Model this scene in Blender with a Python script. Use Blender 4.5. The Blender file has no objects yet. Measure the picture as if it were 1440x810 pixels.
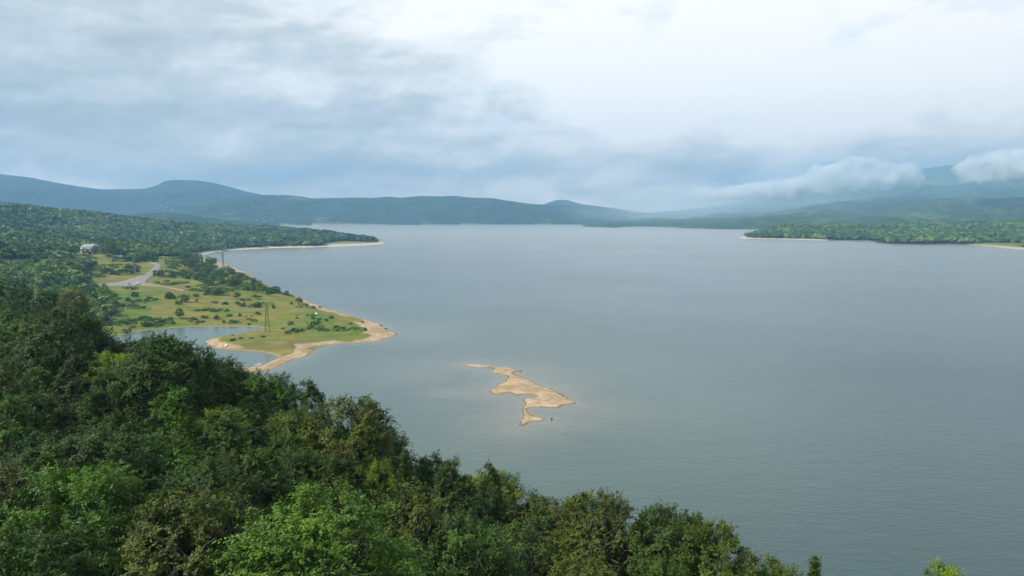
import bpy, math, random
import numpy as np
from math import sin, cos, tan, pi, radians as RAD
from mathutils import Vector, Matrix
random.seed(7)
RNG = np.random.default_rng(11)

# ------------------------------------------------------------------ camera, world, sun, exposure
F = 1028.0; CAMZ = 115.0; PITCH = math.atan(105.0 / F); CP, SP = cos(PITCH), sin(PITCH)
sc = bpy.context.scene
C = sc.collection
cam_d = bpy.data.cameras.new('camera'); cam = bpy.data.objects.new('camera', cam_d); C.objects.link(cam)
cam_d.sensor_width = 36.0; cam_d.lens = 36.0 * F / 1440.0
cam_d.clip_start = 0.5; cam_d.clip_end = 60000
cam.location = (0, 0, CAMZ); cam.rotation_euler = (pi / 2 - PITCH, 0, 0)
sc.camera = cam
vs = sc.view_settings
vs.view_transform = 'Standard'; vs.look = 'None'; vs.exposure = 0.42; vs.gamma = 1.0; vs.use_curve_mapping = False
sc.cycles.max_bounces = 7; sc.cycles.diffuse_bounces = 3; sc.cycles.glossy_bounces = 2
sc.cycles.transmission_bounces = 3; sc.cycles.volume_bounces = 5; sc.cycles.transparent_max_bounces = 8
sc.cycles.use_denoising = True

SUN_AZ, SUN_EL = RAD(-105), RAD(43)          # azimuth from +y towards +x: the sun stands to the west, a little behind
sd_ = Vector((sin(SUN_AZ) * cos(SUN_EL), cos(SUN_AZ) * cos(SUN_EL), sin(SUN_EL)))
sun_d = bpy.data.lights.new('sun', 'SUN'); sun = bpy.data.objects.new('sun', sun_d); C.objects.link(sun)
sun_d.energy = 4.3; sun_d.angle = RAD(2.0); sun_d.color = (1.0, 0.955, 0.87)
sun.rotation_euler = sd_.to_track_quat('Z', 'Y').to_euler()
sun.location = (0, 0, 500)


class NT:
    """small helper around a node tree"""
    def __init__(s, tree): s.t = tree; s.n = tree.nodes; s.l = tree.links
    def node(s, typ, **kw):
        n = s.n.new(typ)
        for k, v in kw.items(): setattr(n, k, v)
        return n
    def put(s, sock, v):
        if isinstance(v, bpy.types.NodeSocket): s.l.new(v, sock)
        elif v is not None: sock.default_value = v
    def m(s, op, a, b=None, c=None, clamp=False):
        n = s.node('ShaderNodeMath', operation=op, use_clamp=clamp)
        for i, v in enumerate((a, b, c)):
            if v is not None: s.put(n.inputs[i], v)
        return n.outputs[0]
    def vm(s, op, a, b=None):
        n = s.node('ShaderNodeVectorMath', operation=op)
        s.put(n.inputs[0], a)
        if b is not None: s.put(n.inputs[1], b)
        return n.outputs[0]
    def mix(s, f, a, b, mode='MIX'):
        n = s.node('ShaderNodeMix', data_type='RGBA', blend_type=mode)
        s.put(n.inputs['Factor'], f)
        ca = [x for x in n.inputs if x.type == 'RGBA']
        for sk, v in zip(ca, (a, b)):
            s.put(sk, v if isinstance(v, bpy.types.NodeSocket) else (*v[:3], 1))
        return [o for o in n.outputs if o.type == 'RGBA'][0]
    def noise(s, vec, scale, detail=3, rough=0.5, dist=0.0, col=False):
        n = s.node('ShaderNodeTexNoise')
        if vec is not None: s.put(n.inputs['Vector'], vec)
        n.inputs['Scale'].default_value = scale; n.inputs['Detail'].default_value = detail
        n.inputs['Roughness'].default_value = rough; n.inputs['Distortion'].default_value = dist
        return n.outputs['Color'] if col else n.outputs['Fac']
    def smooth(s, v, a, b, c=0.0, d=1.0):
        n = s.node('ShaderNodeMapRange', interpolation_type='SMOOTHSTEP')
        s.put(n.inputs['Value'], v)
        for k, q in zip(('From Min', 'From Max', 'To Min', 'To Max'), (a, b, c, d)): n.inputs[k].default_value = q
        return n.outputs['Result']
    def ramp(s, f, stops):
        n = s.node('ShaderNodeValToRGB'); s.put(n.inputs[0], f)
        e = n.color_ramp.elements
        while len(e) < len(stops): e.new(0.5)
        for el, (p, c) in zip(e, stops): el.position = p; el.color = (*c, 1)
        return n.outputs[0]
    def attr(s, name):
        return s.node('ShaderNodeAttribute', attribute_name=name).outputs['Fac']


def pix_dir(px, py):
    x = (px - 720) / F; y = (405 - py) / F
    return np.array((x, CP + y * SP, -SP + y * CP))
def azel(px, py):
    d = pix_dir(px, py)
    return math.atan2(d[0], d[1]), math.atan2(d[2], math.hypot(d[0], d[1]))
def at_z(px, py, z=0.0):
    d = pix_dir(px, py); t = (z - CAMZ) / d[2]
    return (d[0] * t, d[1] * t)
def at_d(px, py, dist):
    d = pix_dir(px, py); h = math.hypot(d[0], d[1])
    return (d[0] / h * dist, d[1] / h * dist, CAMZ + d[2] / h * dist)
def project(x, y, z):
    dz = z - CAMZ
    dep = y * CP - dz * SP
    up = y * SP + dz * CP
    dep = np.where(np.abs(dep) < 1e-3, 1e-3, dep)
    px = 720 + F * x / dep; py = 405 - F * up / dep
    return np.where(dep > 0, px, -9999), np.where(dep > 0, py, -9999)

# world: Nishita sky seen through breaks in a cloud deck
W = bpy.data.worlds.new('World'); sc.world = W; W.use_nodes = True
W.node_tree.nodes.clear(); w = NT(W.node_tree)
sky = w.node('ShaderNodeTexSky', sky_type='NISHITA'); sky.sun_disc = False
sky.sun_elevation = SUN_EL; sky.sun_rotation = SUN_AZ
gen = w.node('ShaderNodeTexCoord').outputs['Generated']
gen = w.vm('NORMALIZE', gen)
warp = w.vm('SCALE', w.vm('SUBTRACT', w.noise(gen, 5.0, 4, 0.55, col=True), (0.5, 0.5, 0.5)))
warp.node.inputs['Scale'].default_value = 0.16
# finer warp stretched along the horizon
sep0 = w.node('ShaderNodeSeparateXYZ'); w.l.new(gen, sep0.inputs[0])
gw = w.vm('ADD', gen, warp)
sep = w.node('ShaderNodeSeparateXYZ'); w.l.new(gw, sep.inputs[0])
az = w.m('ARCTAN2', sep.outputs[0], sep.outputs[1])
el = w.m('ARCSINE', sep.outputs[2])
az0 = w.m('ARCTAN2', sep0.outputs[0], sep0.outputs[1]); el0 = w.m('ARCSINE', sep0.outputs[2])
# cloud-space coordinates: direction projected on a plane overhead, flattened at the horizon
zc = w.m('ADD', w.m('ABSOLUTE', sep0.outputs[2]), 0.16)
comb = w.node('ShaderNodeCombineXYZ')
w.l.new(w.m('DIVIDE', sep0.outputs[0], zc), comb.inputs[0]); w.l.new(w.m('DIVIDE', sep0.outputs[1], zc), comb.inputs[1])
w.l.new(w.m('MULTIPLY', sep0.outputs[2], 3.0), comb.inputs[2])
n1 = w.noise(comb.outputs[0], 0.9, 8, 0.52, 0.4)
comb2 = w.node('ShaderNodeCombineXYZ')
w.l.new(w.m('MULTIPLY', az0, 5.0), comb2.inputs[0]); w.l.new(w.m('MULTIPLY', el0, 15.0), comb2.inputs[1]); comb2.inputs[2].default_value = 3.3
n2 = w.noise(comb2.outputs[0], 1.1, 8, 0.55, 0.25)
def blob(px, py, wx, wy, amp, a=az, e=el):
    a0, e0 = azel(px, py)
    u = w.m('DIVIDE', w.m('SUBTRACT', a, a0), wx / F)
    v = w.m('DIVIDE', w.m('SUBTRACT', e, e0), wy / F)
    r2 = w.m('ADD', w.m('MULTIPLY', u, u), w.m('MULTIPLY', v, v))
    return w.m('MULTIPLY', w.m('EXPONENT', w.m('MULTIPLY', r2, -1.0)), amp)
B = w.m('ADD', 0.49, w.m('MULTIPLY', w.m('SUBTRACT', n1, 0.5), 0.42))
B = w.m('ADD', B, w.m('MULTIPLY', w.m('SUBTRACT', n2, 0.5), 0.80))
for b in [(1150, 60, 420, 130, 0.46), (820, 90, 230, 90, 0.30), (620, 0, 260, 60, 0.22), (1330, 110, 260, 90, 0.14),
          (880, 155, 190, 36, 0.18), (330, 20, 220, 40, 0.10), (1080, 235, 130, 26, -0.24), (900, 195, 200, 18, -0.13), (1250, 215, 160, 20, -0.06),
          (100, 150, 170, 26, -0.16), (230, 60, 260, 30, -0.06), (560, 250, 180, 20, -0.10), (330, 235, 120, 16, -0.10),
          (380, 130, 160, 22, 0.09), (110, 246, 85, 13, 0.24), (820, 225, 150, 24, 0.13), (20, 175, 110, 12, 0.1),
          (920, 285, 230, 26, 0.20), (690, 270, 230, 14, 0.10), (1000, 130, 500, 60, 0.06), (300, 278, 500, 18, 0.12), (640, 170, 120, 20, -0.05)]:
    B = w.m('ADD', B, blob(*b))
comb3 = w.node('ShaderNodeCombineXYZ')
w.l.new(w.m('MULTIPLY', az0, 11.0), comb3.inputs[0]); w.l.new(w.m('MULTIPLY', el0, 24.0), comb3.inputs[1]); comb3.inputs[2].default_value = 8.1
n3 = w.noise(comb3.outputs[0], 0.62, 9, 0.58, 0.15)
# billows: soft heaps with a brighter upper side
up3 = w.vm('ADD', comb3.outputs[0], (-0.10, 0.16, 0.0))
n3u = w.noise(up3, 0.62, 9, 0.58, 0.15)
relief = w.m('SUBTRACT', n3, n3u)
B = w.m('ADD', B, w.m('MULTIPLY', relief, 0.62))
B = w.m('ADD', B, w.m('MULTIPLY', w.m('SUBTRACT', w.smooth(n3, 0.40, 0.62), 0.5), 0.10))
B = w.m('SUBTRACT', B, w.smooth(el0, 0.33, 0.8, 0.0, 0.20))
cl = w.ramp(B, [(0.0, (0.28, 0.345, 0.39)), (0.22, (0.345, 0.41, 0.45)), (0.42, (0.44, 0.50, 0.53)), (0.60, (0.56, 0.61, 0.63)), (0.76, (0.74, 0.77, 0.775)), (0.96, (0.90, 0.90, 0.885))])
cl = w.mix(w.smooth(el0, 0.0, 0.13, 0.85, 0.0), cl, w.mix(1.0, cl, (1.58, 1.37, 1.13), 'MULTIPLY'))
# openings of thin pale blue at the very top
gapn = w.m('ADD', w.noise(comb.outputs[0], 1.4, 6, 0.55, 0.3), w.m('ADD', blob(980, 15, 110, 30, 0.22), w.m('ADD', blob(1330, 0, 150, 18, 0.22), blob(700, 8, 90, 30, 0.14))))
gap = w.smooth(gapn, 0.62, 0.80, 0.0, 0.75)
bgc = w.node('ShaderNodeBackground'); w.l.new(cl, bgc.inputs[0]); bgc.inputs[1].default_value = 1.0
skc = w.mix(0.35, sky.outputs[0], (10.0, 11.0, 11.5))
bgs = w.node('ShaderNodeBackground'); w.l.new(skc, bgs.inputs[0]); bgs.inputs[1].default_value = 0.12
mx = w.node('ShaderNodeMixShader'); w.l.new(gap, mx.inputs[0]); w.l.new(bgc.outputs[0], mx.inputs[1]); w.l.new(bgs.outputs[0], mx.inputs[2])
wo = w.node('ShaderNodeOutputWorld'); w.l.new(mx.outputs[0], wo.inputs[0])
W.cycles.sampling_method = 'MANUAL'; W.cycles.sample_map_resolution = 512

# ------------------------------------------------------------------ mesh / tagging helpers
def mesh_np(name, V, Fq, mat, smooth=False, attrs=None, fattrs=None):
    V = np.asarray(V, np.float32); Fq = np.asarray(Fq, np.int32); k = Fq.shape[1]; nf = len(Fq)
    me = bpy.data.meshes.new(name)
    me.vertices.add(len(V)); me.vertices.foreach_set('co', V.ravel())
    me.loops.add(nf * k); me.loops.foreach_set('vertex_index', Fq.ravel())
    me.polygons.add(nf); me.polygons.foreach_set('loop_start', np.arange(nf, dtype=np.int32) * k)
    me.polygons.foreach_set('use_smooth', np.full(nf, smooth))
    for nm, a in (attrs or {}).items():
        at = me.attributes.new(nm, 'FLOAT', 'POINT'); at.data.foreach_set('value', np.asarray(a, np.float32).ravel())
    for nm, a in (fattrs or {}).items():
        at = me.attributes.new(nm, 'FLOAT', 'FACE'); at.data.foreach_set('value', np.asarray(a, np.float32).ravel())
    me.update(calc_edges=True); me.materials.append(mat)
    return me
def link(name, me, parent=None, loc=None, rz=0):
    o = bpy.data.objects.new(name, me); C.objects.link(o)
    if parent is not None: o.parent = parent
    if loc is not None: o.location = loc
    if rz: o.rotation_euler = (0, 0, rz)
    return o
def tag(o, label=None, cat=None, group=None, kind=None):
    if label: o['label'] = label
    if cat: o['category'] = cat
    if group: o['group'] = group
    if kind: o['kind'] = kind
    return o
def empty(name, loc, rz=0.0, sc_=(1, 1, 1)):
    o = bpy.data.objects.new(name, None); C.objects.link(o); o.empty_display_size = 0.5
    o.location = loc; o.rotation_euler = (0, 0, rz); o.scale = sc_
    return o
def grid_faces(nr, nc, wrap=False):
    i = np.arange(nr - 1)[:, None]; j = np.arange(nc - (0 if wrap else 1))[None, :]
    j2 = (j + 1) % nc
    return np.stack([i * nc + j, i * nc + j2, (i + 1) * nc + j2, (i + 1) * nc + j], -1).reshape(-1, 4)
def hash2(ix, iy, seed):
    h = (ix.astype(np.int64) * 374761393 + iy.astype(np.int64) * 668265263 + seed * 974634777) & 0xffffffff
    h = ((h ^ (h >> 13)) * 1274126177) & 0xffffffff
    h = h ^ (h >> 16)
    return (h & 0xffffff) / float(0xffffff)
def vnoise(x, y, seed=0):
    ix = np.floor(x); iy = np.floor(y); fx = x - ix; fy = y - iy
    fx = fx * fx * (3 - 2 * fx); fy = fy * fy * (3 - 2 * fy)
    a = hash2(ix, iy, seed); b = hash2(ix + 1, iy, seed); c = hash2(ix, iy + 1, seed); d = hash2(ix + 1, iy + 1, seed)
    return (a * (1 - fx) + b * fx) * (1 - fy) + (c * (1 - fx) + d * fx) * fy
def fbm(x, y, scale, octv=4, seed=0, gain=0.5):
    s = 0; a = 1; t = 0
    for k in range(octv):
        s = s + a * (vnoise(x / scale, y / scale, seed + k) - 0.5); t += a; a *= gain; scale = scale / 2.03
    return s / t * 2

def new_mat(name):
    m = bpy.data.materials.new(name); m.use_nodes = True; m.node_tree.nodes.clear()
    return m, NT(m.node_tree)
def out_surf(n, sh, vol=None):
    o = n.node('ShaderNodeOutputMaterial')
    if sh is not None: n.l.new(sh, o.inputs['Surface'])
    if vol is not None: n.l.new(vol, o.inputs['Volume'])
def pbsdf(n, col, rough=0.8, spec=0.3, normal=None, metal=0.0, ior=None):
    p = n.node('ShaderNodeBsdfPrincipled')
    n.put(p.inputs['Base Color'], col if isinstance(col, bpy.types.NodeSocket) else (*col, 1))
    n.put(p.inputs['Roughness'], rough); p.inputs['Specular IOR Level'].default_value = spec
    p.inputs['Metallic'].default_value = metal
    if ior: p.inputs['IOR'].default_value = ior
    if normal is not None: n.l.new(normal, p.inputs['Normal'])
    return p.outputs[0]
def bump(n, h, dist, strength=1.0):
    b = n.node('ShaderNodeBump'); b.inputs['Distance'].default_value = dist; b.inputs['Strength'].default_value = strength
    n.l.new(h, b.inputs['Height']); return b.outputs[0]
def simple_mat(name, col, rough=0.6, spec=0.4, metal=0.0, var=0.18, scale=3.0):
    m, n = new_mat(name)
    tc = n.node('ShaderNodeTexCoord').outputs['Object']
    f = n.noise(tc, scale, 4, 0.6)
    c = n.mix(f, tuple(x * (1 - var) for x in col), tuple(min(1, x * (1 + var)) for x in col))
    out_surf(n, pbsdf(n, c, rough, spec, metal=metal))
    return m

# ------------------------------------------------------------------ shorelines (z = 0), traced once and laid on the water plane
def P(l): return [at_z(x, y) for x, y in l]
lake = P([(335,524),(350,523.5),(365,522),(376,520),(385,518),(393,514),(400,512),(408,507),(425,503),(433,500),(436,496),(444,491),(455,486.5),(466,484.5),(480,483),(500,482.5),(515,481),(528,480.5),(534,479.5),(540,477),(545,474.5),(552,473),(558,470.5),(558,467.5),(550,466.5),(543,465.5),(545,462),(537,457.5),(528,454),(518,450.5),(506,447.5),(492,444),(478,439.5),(465,435.5),(450,430.5),(437,426),(428,421),(412,414),(405,412),(385,405),(365,395),(345,383),(322,373),(305,368.5),(290,366),(283,362),(290,357),(303,354.5),(315,353.2),(330,352),(345,351),(380,349),(420,348),(440,348),(460,347),(500,345.6),(525,344.6),(541,343),(536,339.5),(520,336.5),(500,335),(480,332.5),(460,330.5),(420,327),(380,325),(330,323),(290,321.5),(285,319),(330,318.5),(450,317),(560,316.5),(700,315.5),(850,314),(900,312.8),(950,311.8),(1000,312),(1040,315),(1062,317.3),(1085,318.6),(1095,320.5),(1080,325),(1055,331),(1038,334.2),(1050,336),(1080,336.3),(1120,337),(1150,338.2),(1180,338),(1228,339),(1233,341.5),(1245,343),(1300,344),(1340,343.6),(1370,345.5),(1395,347),(1410,349),(1440,351),(1520,358),(1700,372)])
lake += [(2200, 1200), (3000, -500), (250, -500), (190, -100), (175, 60)] + P([(1400,960),(1200,880),(1050,830),(900,790),(760,750),(640,710),(520,650),(420,590),(350,540)])
lagoon = P([(140,477),(152,474),(165,471.5),(180,470),(188,467),(200,465),(220,463.5),(240,461.5),(265,459.8),(290,459.5),(330,459),(355,459.5),(371,461),(377,462.5),(364,464.5),(350,466),(335,469),(320,471),(305,473.5),(297,476),(289,479),(287,481.5),(290,484.5),(297,488),(306,491),(320,492.8),(335,493),(347,494),(360,494.5),(370,496),(378,497.5),(388,501),(389,503),(380,508.5),(372,512),(365,514),(350,516.5),(330,519),(250,535),(150,530),(100,500)])
isl = P([(x / 7.361 + 640, y / 7.361 + 500) for x, y in [(95,97),(120,93),(250,97),(420,118),(560,124),(600,138),(640,153),(705,160),(690,168),(625,163),(608,180),(625,198),(660,211),(700,222),(740,236),(770,250),(800,266),(850,300),(880,312),(930,330),(980,345),(1030,368),(1060,382),(1090,402),(1120,417),(1150,433),(1180,450),(1215,465),(1243,480),(1248,500),(1215,496),(1180,502),(1140,505),(1110,515),(1085,535),(1050,540),(980,540),(900,534),(830,535),(780,540),(745,550),(738,565),(755,583),(770,600),(800,620),(830,632),(870,640),(910,648),(928,657),(905,675),(880,685),(830,680),(790,682),(765,695),(740,712),(710,724),(680,730),(665,722),(668,700),(690,672),(702,640),(705,600),(700,565),(700,540),(706,520),(720,508),(718,485),(700,465),(704,452),(760,441),(820,438),(853,426),(845,410),(820,403),(770,401),(720,401),(680,405),(640,411),(610,400),(585,387),(530,385),(480,383),(482,397),(465,406),(440,407),(410,400),(385,392),(365,378),(362,360),(375,345),(410,325),(450,302),(490,280),(520,265),(540,240),(550,222),(540,207),(500,202),(460,197),(425,188),(400,175),(388,158),(400,142),(420,134),(360,128),(300,125),(240,121),(180,114),(120,107)]])
def inside(X, Y, poly):
    r = np.zeros(X.shape, bool); n = len(poly)
    for i in range(n):
        x1, y1 = poly[i]; x2, y2 = poly[(i + 1) % n]
        if y1 == y2: continue
        c = ((y1 > Y) != (y2 > Y)) & (X < (x2 - x1) * (Y - y1) / (y2 - y1) + x1)
        r ^= c
    return r
def dist_poly(X, Y, poly, closed=True):
    best = np.full(X.shape, 1e12, np.float64); n = len(poly)
    for i in range(n if closed else n - 1):
        x1, y1 = poly[i]; x2, y2 = poly[(i + 1) % n]
        dx, dy = x2 - x1, y2 - y1; L = dx * dx + dy * dy + 1e-9
        t = np.clip(((X - x1) * dx + (Y - y1) * dy) / L, 0, 1)
        d = (X - x1 - t * dx) ** 2 + (Y - y1 - t * dy) ** 2
        np.minimum(best, d, out=best)
    return np.sqrt(best)
def shore_sd(X, Y):
    """signed distance to the waterline: positive on land"""
    wat = (inside(X, Y, lake) | inside(X, Y, lagoon)) & ~inside(X, Y, isl)
    d = np.minimum(np.minimum(dist_poly(X, Y, lake), dist_poly(X, Y, lagoon)), dist_poly(X, Y, isl))
    return np.where(wat, -d, d)

# rings / columns of the polar ground sheet
rings = [3.0]
while rings[-1] < 15500:
    r = rings[-1]
    k = 0.08 if r < 40 else 0.02 if r < 330 else 0.0042 if r < 1150 else 0.009 if r < 4500 else 0.02
    rings.append(r * (1 + k))
rings = np.array(rings)
cols = np.radians(np.concatenate([np.arange(-180, -38, 2.0), np.arange(-38, 38, 0.09), np.arange(38, 180, 2.0)]))
A, R = np.meshgrid(cols, rings)
X = R * np.sin(A); Y = R * np.cos(A)
SDc = shore_sd(X, Y)
wig = fbm(X, Y, 14, 3, 5) * np.clip(R / 300, 0.5, 4)
SD = SDc + wig * np.where(R < 1200, 0.9, 1.5)

# ground height controls: ('w', x, y, z) world, ('z', px, py, z) seen at height z, ('d', px, py, dist, minus) canopy seen at distance
ctl = [('w', 0, 0, 72), ('w', -100, 0, 84), ('w', -300, 100, 100), ('w', 60, 0, 66), ('w', 0, -150, 74), ('w', -200, -150, 90), ('w', 120, -60, 40), ('w', 130, 30, 32),
              ('w', -95, 215, 40), ('w', -30, 160, 44), ('w', 30, 130, 38), ('w', -40, 230, 18), ('w', 20, 190, 14), ('w', -110, 300, 24), 
       ('w', -180, 420, 14), ('w', -330, 470, 40), ('w', -270, 500, 18), ('w', -500, 500, 90), ('w', -400, 620, 30),
       ('z', 200, 450, 4), ('z', 300, 440, 3), ('z', 150, 440, 7), ('z', 250, 400, 10), ('z', 200, 398, 15), ('z', 130, 400, 18), ('z', 127, 356, 30), ('z', 200, 372, 20), ('z', 280, 385, 8),
       ('z', 60, 385, 28), ('z', 0, 352, 45), ('z', 0, 330, 62), ('z', 90, 335, 38), ('z', 200, 342, 20), ('z', 280, 350, 6), ('z', 400, 338, 5), ('z', 500, 338, 4), ('z', 400, 430, 3), ('z', 430, 470, 1.8), ('z', 340, 478, 1.6),
       ('d', 0, 287, 3400, 14), ('d', 60, 296, 3600, 14), ('d', 130, 303, 4000, 14), ('d', 200, 309, 4300, 14), ('d', 260, 315, 4400, 14), ('d', 320, 319, 4200, 12), ('d', 400, 321, 4200, 12), ('d', 460, 325, 3600, 12), ('d', -200, 270, 3400, 14),
       ('d', -100, 340, 1500, 0), ('z', 1100, 333, 3), ('z', 1240, 338, 3), ('z', 1350, 337, 8), ('z', 1440, 345, 3), ('d', 1100, 318, 4300, 12), ('d', 1200, 317, 4600, 12), ('d', 1300, 315, 4800, 12), ('d', 1440, 313, 5000, 12), ('d', 1600, 308, 5000, 12),
       ('z', 1200, 326, 6), ('z', 1400, 328, 14)]
for px_ in (300, 500, 700, 900, 1000, 1100): ctl.append(('z', px_, 309, 6)); ctl.append(('w', *at_d(px_, 300, 14000)[:2], 40))
ctl.append(('w', *at_d(1350, 300, 14000)[:2], 60)); ctl.append(('w', *at_d(100, 300, 14000)[:2], 60))
HEROES = [   # kind, x, y of the top, distance, height, spread, colour, label
    ('round_c', 234, 478, 118, 14, 1.0, 'deep green', 'broad dark tree whose crown stands out against the lagoon'),
    ('round_a', 66, 446, 190, 12, 0.9, 'grey green', 'pale grey green tree among dark crowns above the highest belt'),
    ('fine', 103, 407, 330, 12, 0.9, 'grey green', 'pale silvery tree at the far edge of the dark wood'),
    ('round_a', 92, 440, 150, 15, 0.95, 'dark green', 'round dark tree by the pale willow above the hillside wood'),
    ('round_b', 150, 478, 150, 13, 1.0, 'deep green', 'dark tree hiding the west end of the lagoon'),
    ('upright', 436, 541, 118, 14, 0.85, 'deep green', 'tall narrow dark tree sticking up alone against the lake'),
    ('round_a', 488, 562, 100, 15, 0.95, 'olive green', 'large olive crowned tree at the rim beside the tall narrow tree'),
    ('round_b', 370, 527, 125, 13, 0.9, 'fresh green', 'bright green tree top below the white car on the sand spit'),
    ('round_c', 310, 512, 130, 14, 0.85, 'deep green', 'dark domed tree beside the west end of the sand spit'),
    ('fir', 570, 628, 92, 13, 0.9, 'deep green', 'dark layered fir at the rim with drooping tiers'),
    ('round_a', 845, 700, 84, 13, 0.95, 'olive green', 'big olive brown tree at the rim straight below the sand islet'),
    ('round_a', 945, 718, 80, 12, 0.95, 'dark green', 'dark bushy tree beside the big olive brown rim tree'),
    ('round_b', 1010, 742, 76, 11, 0.85, 'olive green', 'olive tree sloping down to the lake at the wood edge'),
    ('fir', 1146, 779, 80, 10, 1.0, 'dark green', 'small pointed tree top standing apart against the lake'),
    ('fine', 1327, 797, 66, 9, 0.55, 'yellow green', 'yellowish tree tip just showing over open water, farthest east'),
    ('fir', 812, 700, 90, 9, 0.6, 'dark green', 'small dark pointed tree between two rim crowns'),
    ('upright', 690, 657, 96, 12, 0.6, 'deep green', 'dark spiky tree top at the rim near the islet'),
    ('fine', 450, 706, 58, 13, 1.25, 'fresh green', 'big bright green tree low in the middle of the wood'),
    ('round_a', 265, 700, 64, 14, 1.05, 'olive green', 'large olive domed tree low in the hillside wood'),
    ('fine', 95, 668, 74, 14, 1.0, 'fresh green', 'bright green tree with a sunlit west flank low on the slope'),
    ('loose', 575, 680, 74, 14, 1.0, 'olive green', 'loose olive tree with thin upright twigs'),
    ('fine', 535, 652, 84, 10, 0.5, 'yellow green', 'small yellow green tree before the dark fir'),
    ('upright', 15, 562, 110, 14, 0.9, 'fresh green', 'bright green tree at the picture edge above dark crowns'),
    ('fine', 160, 500, 135, 11, 1.1, 'yellow green', 'yellow green crown lit by the sun among dark trees'),
    ('slender', 478, 630, 86, 12, 1.0, 'brownish green', 'brown tinged tree among darker crowns near the rim'),
]
def RIMD(p): return float(np.interp(p, [130, 236, 400, 500, 650, 850, 1000, 1120], [150, 120, 118, 100, 93, 85, 79, 78]))
RIM = [(150,480),(190,484),(280,495),(332,528),(400,552),(460,576),(530,588),(590,632),(640,656),(700,674),(752,708),(800,720),(890,735),(965,724),(1035,758),(1110,805)]
for p in RIM: ctl.append(('d', p[0], p[1], RIMD(p[0]), 13.5))
for p in RIM: ctl.append(('d', p[0], p[1] + 45, RIMD(p[0]) + 42, 13)); ctl.append(('d', p[0], p[1] + 40, RIMD(p[0]) + 95, 13))
for q in (1180, 1260, 1340, 1420, 1550): ctl.append(('d', q, 900, 100, 4)); ctl.append(('d', q, 900, 140, 4)); ctl.append(('d', q, 960, 62, 4))
for p in [(150,512,240),(165,505,340),(140,492,430),(195,510,250),(250,515,300),(120,470,520),(140,530,240),(150,545,200),(135,530,300),(138,515,380),(140,505,450),(155,565,300),(180,575,300),(205,575,290),(158,535,380),(182,545,380),(205,545,360),(155,520,450),(182,525,450),(210,530,430)]: ctl.append(('d', *p, 0))
for p in [(100,810,55),(350,810,54),(600,810,54),(850,810,56),(100,700,70),(300,700,68),(500,700,68),(700,740,66),(60,620,92),(250,620,90),(450,640,86),(50,550,118),(200,560,112),(330,560,112),(30,490,160),(100,470,165)]: ctl.append(('d', *p, 13))
for hd in HEROES: ctl.append(('d', hd[1], hd[2], hd[3], hd[4]))
for p in [(-100,394,420),(0,394,430),(60,402,400),(98,418,350),(104,447,290),(108,472,225),(0,420,300),(60,430,260),(-60,410,300)]: ctl.append(('d', *p, 14))
pts = []
for c in ctl:
    if c[0] == 'w': pts.append(c[1:])
    elif c[0] == 'z': pts.append((*at_z(c[1], c[2], c[3]), c[3]))
    else:
        x, y, z = at_d(c[1], c[2], c[3]); pts.append((x, y, z - c[4]))
pts = np.array(pts)
def idw(X, Y):
    a = np.arctan2(X, Y) * 2.2; r = np.log(np.hypot(X, Y) + 30) * 1.4
    num = np.zeros(X.shape); den = np.zeros(X.shape)
    for x, y, z in pts:
        pa = math.atan2(x, y) * 2.2; pr = math.log(math.hypot(x, y) + 30) * 1.4
        q = 1.0 / ((a - pa) ** 2 + (r - pr) ** 2 + 2e-4) ** 1.7
        num += q * z; den += q
    return num / den
Zi = idw(X, Y)
land = np.clip(SD, 0, None)
near = R < 430
lim_near = 0.05 * land + 0.0075 * land ** 2
lim_far = 0.035 * land + 0.0016 * land ** 2
bl = np.clip((R - 430) / 250, 0, 1)
lim = lim_near * (1 - bl) + lim_far * bl
bank = np.where(R > 1500, 3.0 * (1 - np.exp(-land / 30)), 0.7 * (1 - np.exp(-land / 5)))
Z = np.minimum(Zi, lim) + bank * np.clip(1 - lim / 12, 0, 1)
Z += fbm(X, Y, 60, 4, 9) * np.clip(land / 60, 0, 1) * 1.6 + fbm(X, Y, 9, 2, 19) * np.clip(land / 25, 0, 1) * np.clip(1500 / R, 0, 1) * 0.25
isld = inside(X, Y, isl)
Z = np.where(isld, np.minimum(0.09 * land + 0.3 * (1 - np.exp(-land / 1.5)), 1.6) + 0.2 * fbm(X, Y, 10, 3, 3) * np.clip(land / 4, 0, 1), Z)
Z = np.where(SD > 0, np.maximum(Z, 0.02), -np.minimum(0.12 * -SD, 4.0))
ri = np.arange(len(rings)); ci = np.arange(len(cols))
def H(x, y, G=None):
    G = Z if G is None else G
    x = np.asarray(x, float); y = np.asarray(y, float)
    fr = np.interp(np.hypot(x, y), rings, ri); fc = np.interp(np.arctan2(x, y), cols, ci)
    i = np.clip(fr.astype(int), 0, len(rings) - 2); j = np.clip(fc.astype(int), 0, len(cols) - 2)
    u = fr - i; v = fc - j
    return (G[i, j] * (1 - u) * (1 - v) + G[i + 1, j] * u * (1 - v) + G[i, j + 1] * (1 - u) * v + G[i + 1, j + 1] * u * v)
def hit(px, py, rmin=300, rmax=9000):
    """where the view through this point of the photograph meets the ground"""
    d = pix_dir(px, py); h = math.hypot(d[0], d[1])
    t = np.geomspace(rmin, rmax, 4000)
    x = d[0] / h * t; y = d[1] / h * t; z = CAMZ + d[2] / h * t
    k = np.argmax(z <= np.maximum(H(x, y), 0.0))
    if k == 0: k = len(t) - 1
    return float(x[k]), float(y[k]), float(max(H(x[k], y[k]), 0))

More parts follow.
